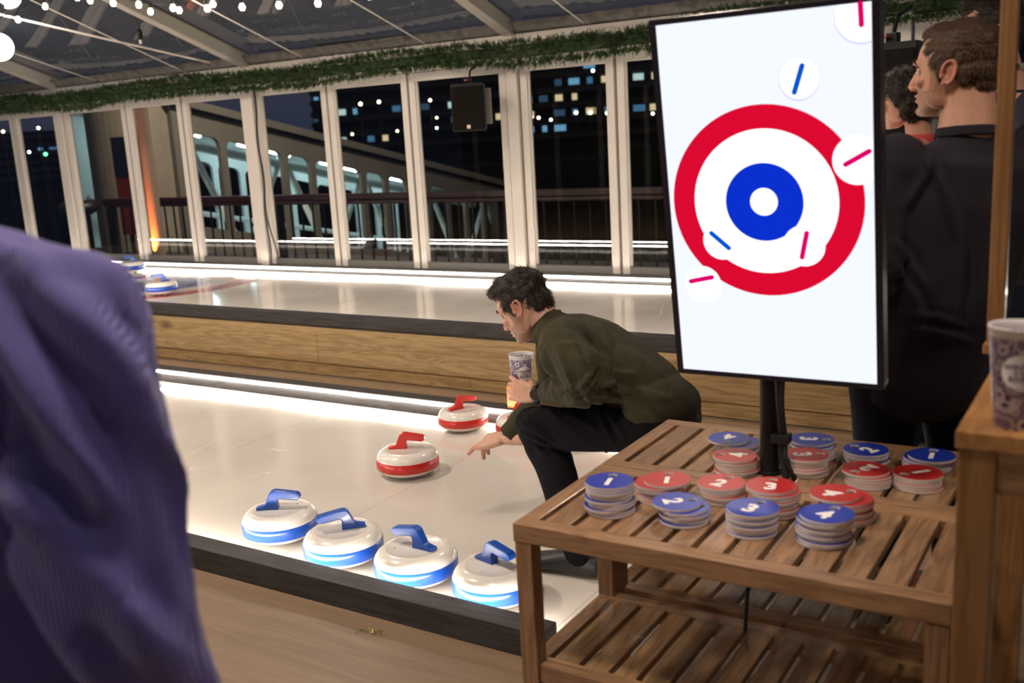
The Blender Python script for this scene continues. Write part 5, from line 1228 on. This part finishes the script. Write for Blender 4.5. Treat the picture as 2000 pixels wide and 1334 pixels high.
bm = bmesh.new(); gquad(gp(-.1, .03, -.2), gp(glen, .03, -.2), gp(glen, .20, DG/2), gp(-.1, .20, DG/2)); gquad(gp(-.1, .20, DG/2), gp(glen, .20, DG/2), gp(glen, .03, DG+.2), gp(-.1, .03, DG+.2)); w3 = ob('roof', bm, M_gw, r); w3.modifiers.new('s', 'SOLIDIFY').thickness = .12
bm = bmesh.new(); gquad(gp(0, -.10, .1), gp(glen, -.10, .1), gp(glen, -.10, DG-.1), gp(0, -.10, DG-.1)); w4 = ob('inner_ceiling', bm, M_gwin, r)
bm = bmesh.new(); gquad(gp(0, -2.35, .0), gp(glen, -2.35, .0), gp(glen, -2.35, DG), gp(0, -2.35, DG)); w5 = ob('gangway_floor', bm, M_gwin, r)
bm = bmesh.new()
for k in range(int(glen/2.3)+1): a = k*2.3; tube(bm, [gp(a, -2.3, DG*.45), gp(a+1.15, -.25, DG*.45)], .06, 8); tube(bm, [gp(a+1.15, -.25, DG*.45), gp(a+2.3, -2.3, DG*.45)], .06, 8)
tube(bm, [gp(0, -.45, DG*.45), gp(glen, -.45, DG*.45)], .08, 8); tube(bm, [gp(0, -1.5, DG*.9), gp(glen, -1.5, DG*.9)], .05, 8)
w6 = ob('truss', bm, M_gwin, r)
M_tube = emis('tube_light', (.66, .92, .98), 30)
tl = []
for k in range(int(glen/2.2)): 
    bm = bmesh.new(); tube(bm, [gp(.6+k*2.2, -.16, DG*.62), gp(1.9+k*2.2, -.16, DG*.62)], .028, 8); tl.append(ob('tube_light', bm, M_tube, r))
rebase(r, w1, w2, w3, w4, w5, w6, *tl)
# pale funnel-like column with banner and uplit post
fc_ = at(250, 330, 16.0)
r = root('round_column', 'wide pale cylindrical column outside the left windows', 'column', (fc_.x, fc_.y+.3, -1))
bm = bmesh.new(); lathe(bm, [(0, 0), (.80, 0), (.80, 3.35), (.76, 3.46), (.6, 3.5), (0, 3.5)], 48); ob('shaft', bm, mat('cream_render', (.20, .17, .13), .6, var=.25, vscale=3), r, smooth=False)
bp_ = at(258, 330, 14.6)
r = root('banner_panel', 'dark blue and red banner panel outside the left windows', 'banner', (bp_.x, bp_.y, 0))
ob('panel', boxes(bb(-.38, .38, -.02, .02, .35, 1.20), bev=.004), mat('banner_red', (.30, .03, .018), .5), r); ob('header', boxes(bb(-.38, .38, -.025, .02, 1.201, 1.78), bev=.004), mat('banner_navy', (.014, .013, .03), .5), r)
ob('stand', boxes(bb(-.24, -.20, -.015, .015, .02, .349), bb(.20, .24, -.015, .015, .02, .349), bev=.003), M_iron, r)
pp_ = ony(300, 400, 8.0)
r = root('uplit_post', 'slim post glowing orange from a lamp at its foot outside the left windows', 'post', (pp_.x, 8.0, .02))
bm = bmesh.new(); lathe(bm, [(0, 0), (.075, 0), (.075, 2.4), (0, 2.4)], 24); ob('shaft', bm, mat('beige_post', (.45, .32, .24), .5), r, smooth=False)
ob('uplight', boxes(bb(-.03, .03, -.24, -.18, 0, .04), bev=.004), M_iron, r)
sl = bpy.data.lights.new('orange_uplight', 'SPOT'); sl.energy = 420; sl.color = (1, .22, .05); sl.spot_size = radians(38); sl.shadow_soft_size = .02
so_ = bpy.data.objects.new('orange_uplight', sl); COL.objects.link(so_); so_.location = (pp_.x, 7.79, .10); so_.rotation_euler = (Vector((pp_.x, 7.97, 1.3))-so_.location).to_track_quat('-Z', 'Y').to_euler()
# table-like round rail end / bollard
r = root('mooring_bollard', 'dark round-topped mooring bollard at the left railing end', 'bollard', (-12.35, 8.5, .02))
bm = bmesh.new(); lathe(bm, [(0, 0), (.15, 0), (.13, .1), (.13, .72), (.26, .78), (.27, .86), (.20, .92), (0, .93)], 32); ob('casting', bm, M_iron, r, smooth=True)
# far buildings
def building(label, c, rz, w, h, d, rows, cols, cols_on, seed, wallc=(.018, .018, .022), ww=.75, hh=.5, z0=-8):
    r_ = random.Random(seed); r = root('office_building', label, 'building', (c[0], c[1], z0), rz)
    ob('walls', boxes(bb(-w/2, w/2, 0, d, 0, h-z0), bev=0), mat('building_wall', wallc, .7), r)
    bm = bmesh.new()
    for j in range(rows+1): z = (h-z0)-(h*.8)*(j/rows)-.4; box(bm, (0, -.3, z), (w, .6, .35), 0)
    ob('floor_bands', bm, mat('building_band', (.05, .045, .042), .7), r)
    ems = [emis('lit_window', c_, s_) for c_, s_ in (((.22, .55, .85), .6), ((.65, .90, .85), .7), ((.10, .28, .50), .5), ((.06, .12, .2), .5), ((1, .8, .45), .7))]
    n = 0
    for j in range(rows):
        for i in range(cols):
            st_ = (st_ if r_.random() < .62 else (r_.random() < cols_on)) if i else (r_.random() < cols_on)
            if not st_ or n > 90: continue
            n += 1; cw = w/cols; x = -w/2+(i+.5)*cw; z = (h-z0)-(h*.8)*((j+.5)/rows)-.4; hw = cw*ww/2*r_.uniform(.4, 1.1); zz = h*.8/rows*hh/2
            ob('window', boxes(bb(x-hw, x+hw, -.06, .05, z-zz, z+zz), bev=0), ems[min(4, int(r_.random()**1.3*5))], r)
c1 = at(1110, 260, 62); building('long dark office block with rows of blue lit windows, right of the post', (c1.x, c1.y), radians(14), 34, 8.0, 12, 7, 34, .42, 4, ww=.7, hh=.42)
c3 = at(860, 240, 85); building('distant dark block with a few blue lit windows behind the left speaker', (c3.x, c3.y), radians(28), 22, 8, 10, 7, 24, .12, 11, hh=.3)
c4 = at(40, 300, 70); building('distant dark building with sparse lights at far left', (c4.x, c4.y), radians(50), 16, 3.5, 10, 5, 18, .10, 15, hh=.3)
c5 = at(1700, 260, 70); building('distant dark building behind the television', (c5.x, c5.y), radians(0), 40, 6, 10, 4, 16, .5, 19, hh=.5)
# dark waterline / quay
tag(ob('floor_water', boxes(bb(-140, 60, 11, 160, -4.2, -4), bev=0), mat('dark_water', (.006, .007, .009), .12, bump=.6, bscale=.6)), kind='structure')
# quay wall silhouettes: a low dark embankment
bm = bmesh.new(); pts = []
rr = random.Random(3)
for k in range(52):
    x = -50+k*1.6; z = .4+.9*noise.noise(Vector((x*.05, 1, 0)))+.6*noise.noise(Vector((x*.3, 4, 0))); ell(bm, (x, 45+rr.uniform(-2, 2), z-2.6), (rr.uniform(1.4, 2.4), 1.5, rr.uniform(2.2, 3.2)), seg=10)
tag(ob('tree_line', bm, mat('night_foliage', (.010, .012, .011), .9)), 'dark tree line across the water below the lit buildings', 'trees', kind='stuff')
# street lamps
LAMPS = (
 (593, 262, 45, (.55, .65, 1), 60, .085, 'brightest blue-white lamp across the water'), (618, 272, 45, (.6, .7, 1), 14, .05, 'faint blue lamp just right of the brightest one'), (630, 277, 45, (.6, .7, 1), 14, .05, 'faint blue lamp at the right post of that same pane'),
 (704, 203, 40, (1, .8, .5), 10, .07, 'amber lamp high in the pane left of the speaker pane, left one'), (740, 199, 40, (1, .85, .6), 10, .065, 'amber lamp high in the pane left of the speaker pane, right one'), (688, 262, 40, (1, .8, .5), 9, .05, 'amber lamp low in the pane left of the speaker pane'),
 (853, 250, 40, (.8, .9, 1), 8, .05, 'white lamp left of the hanging speaker, lowest of three'), (776, 256, 40, (1, .85, .6), 8, .05, 'amber lamp near the post left of the speaker pane'), (840, 196, 42, (1, .85, .6), 9, .06, 'amber lamp left of the hanging speaker, topmost'), (853, 230, 42, (1, .85, .5), 8, .05, 'amber lamp left of the hanging speaker, middle one'),
 (57, 297, 42, (.7, .8, 1), 8, .06, 'pale lamp beside the green one at far left'), (89, 301, 42, (.1, 1, .3), 8, .07, 'small green lamp across the water at far left'), (75, 250, 42, (1, .9, .6), 9, .06, 'cream lamp above the green one at far left'), (6, 257, 42, (1, .8, .5), 9, .06, 'amber lamp at the very left picture edge'),
 (1125, 220, 42, (1, .85, .6), 12, .07, 'first of three bright lamps in a row right of the speaker post'), (1153, 220, 42, (1, .85, .6), 12, .07, 'middle of three bright lamps in a row right of the speaker post'), (1186, 221, 42, (1, .85, .6), 12, .07, 'last of three bright lamps, nearest the post left of the television'),
 (1038, 229, 42, (1, .85, .6), 8, .06, 'dim lamp right of the speaker post, nearest the post'), (1052, 230, 42, (1, .85, .6), 8, .06, 'second dim lamp right of the speaker post'), (1076, 234, 42, (1, .85, .6), 8, .06, 'third dim lamp right of the speaker post, slightly lower'), (1275, 222, 42, (1, .85, .6), 9, .06, 'lamp just left of the television edge'), (1158, 138, 45, (.8, .95, 1), 8, .07, 'cold lamp high up, above the office block windows'))
for x, y, w, c_, s_, rad, nm in LAMPS:
    p = at(x, y, w)
    r = root('street_lamp', nm, 'lamp', (p.x, p.y, -4), 0, 'small lamps across the water')
    bm = bmesh.new(); ell(bm, (0, 0, p.z+4), (rad, rad, rad), seg=12); ob('lamp_globe', bm, emis('far_lamp', c_, s_), r)
    bm = bmesh.new(); tube(bm, [(0, 0, 0), (0, 0, p.z+4-rad)], .03, 6); ob('lamp_pole', bm, M_iron, r)
# bit of tinsel on the near floor
tp = onz(718, 1236, .004); bm = bmesh.new(); r_ = random.Random(2)
for k in range(70):
    t_ = r_.uniform(-1, 1); p = tp+Vector((t_*.045, t_*.012+r_.uniform(-.008, .008), r_.uniform(.001, .012))); d = Vector([r_.uniform(-1, 1) for _ in range(3)]).normalized()*.006; e = d.orthogonal().normalized()*.0006
    bm.faces.new([bm.verts.new(q) for q in (p-d-e, p-d+e, p+d+e, p+d-e)])
tag(ob('tinsel', bm, mat('green_gold_tinsel', (.25, .28, .05), .25, metal=.7)), 'tiny piece of green gold tinsel on the wooden floor before the near curb', 'tinsel')
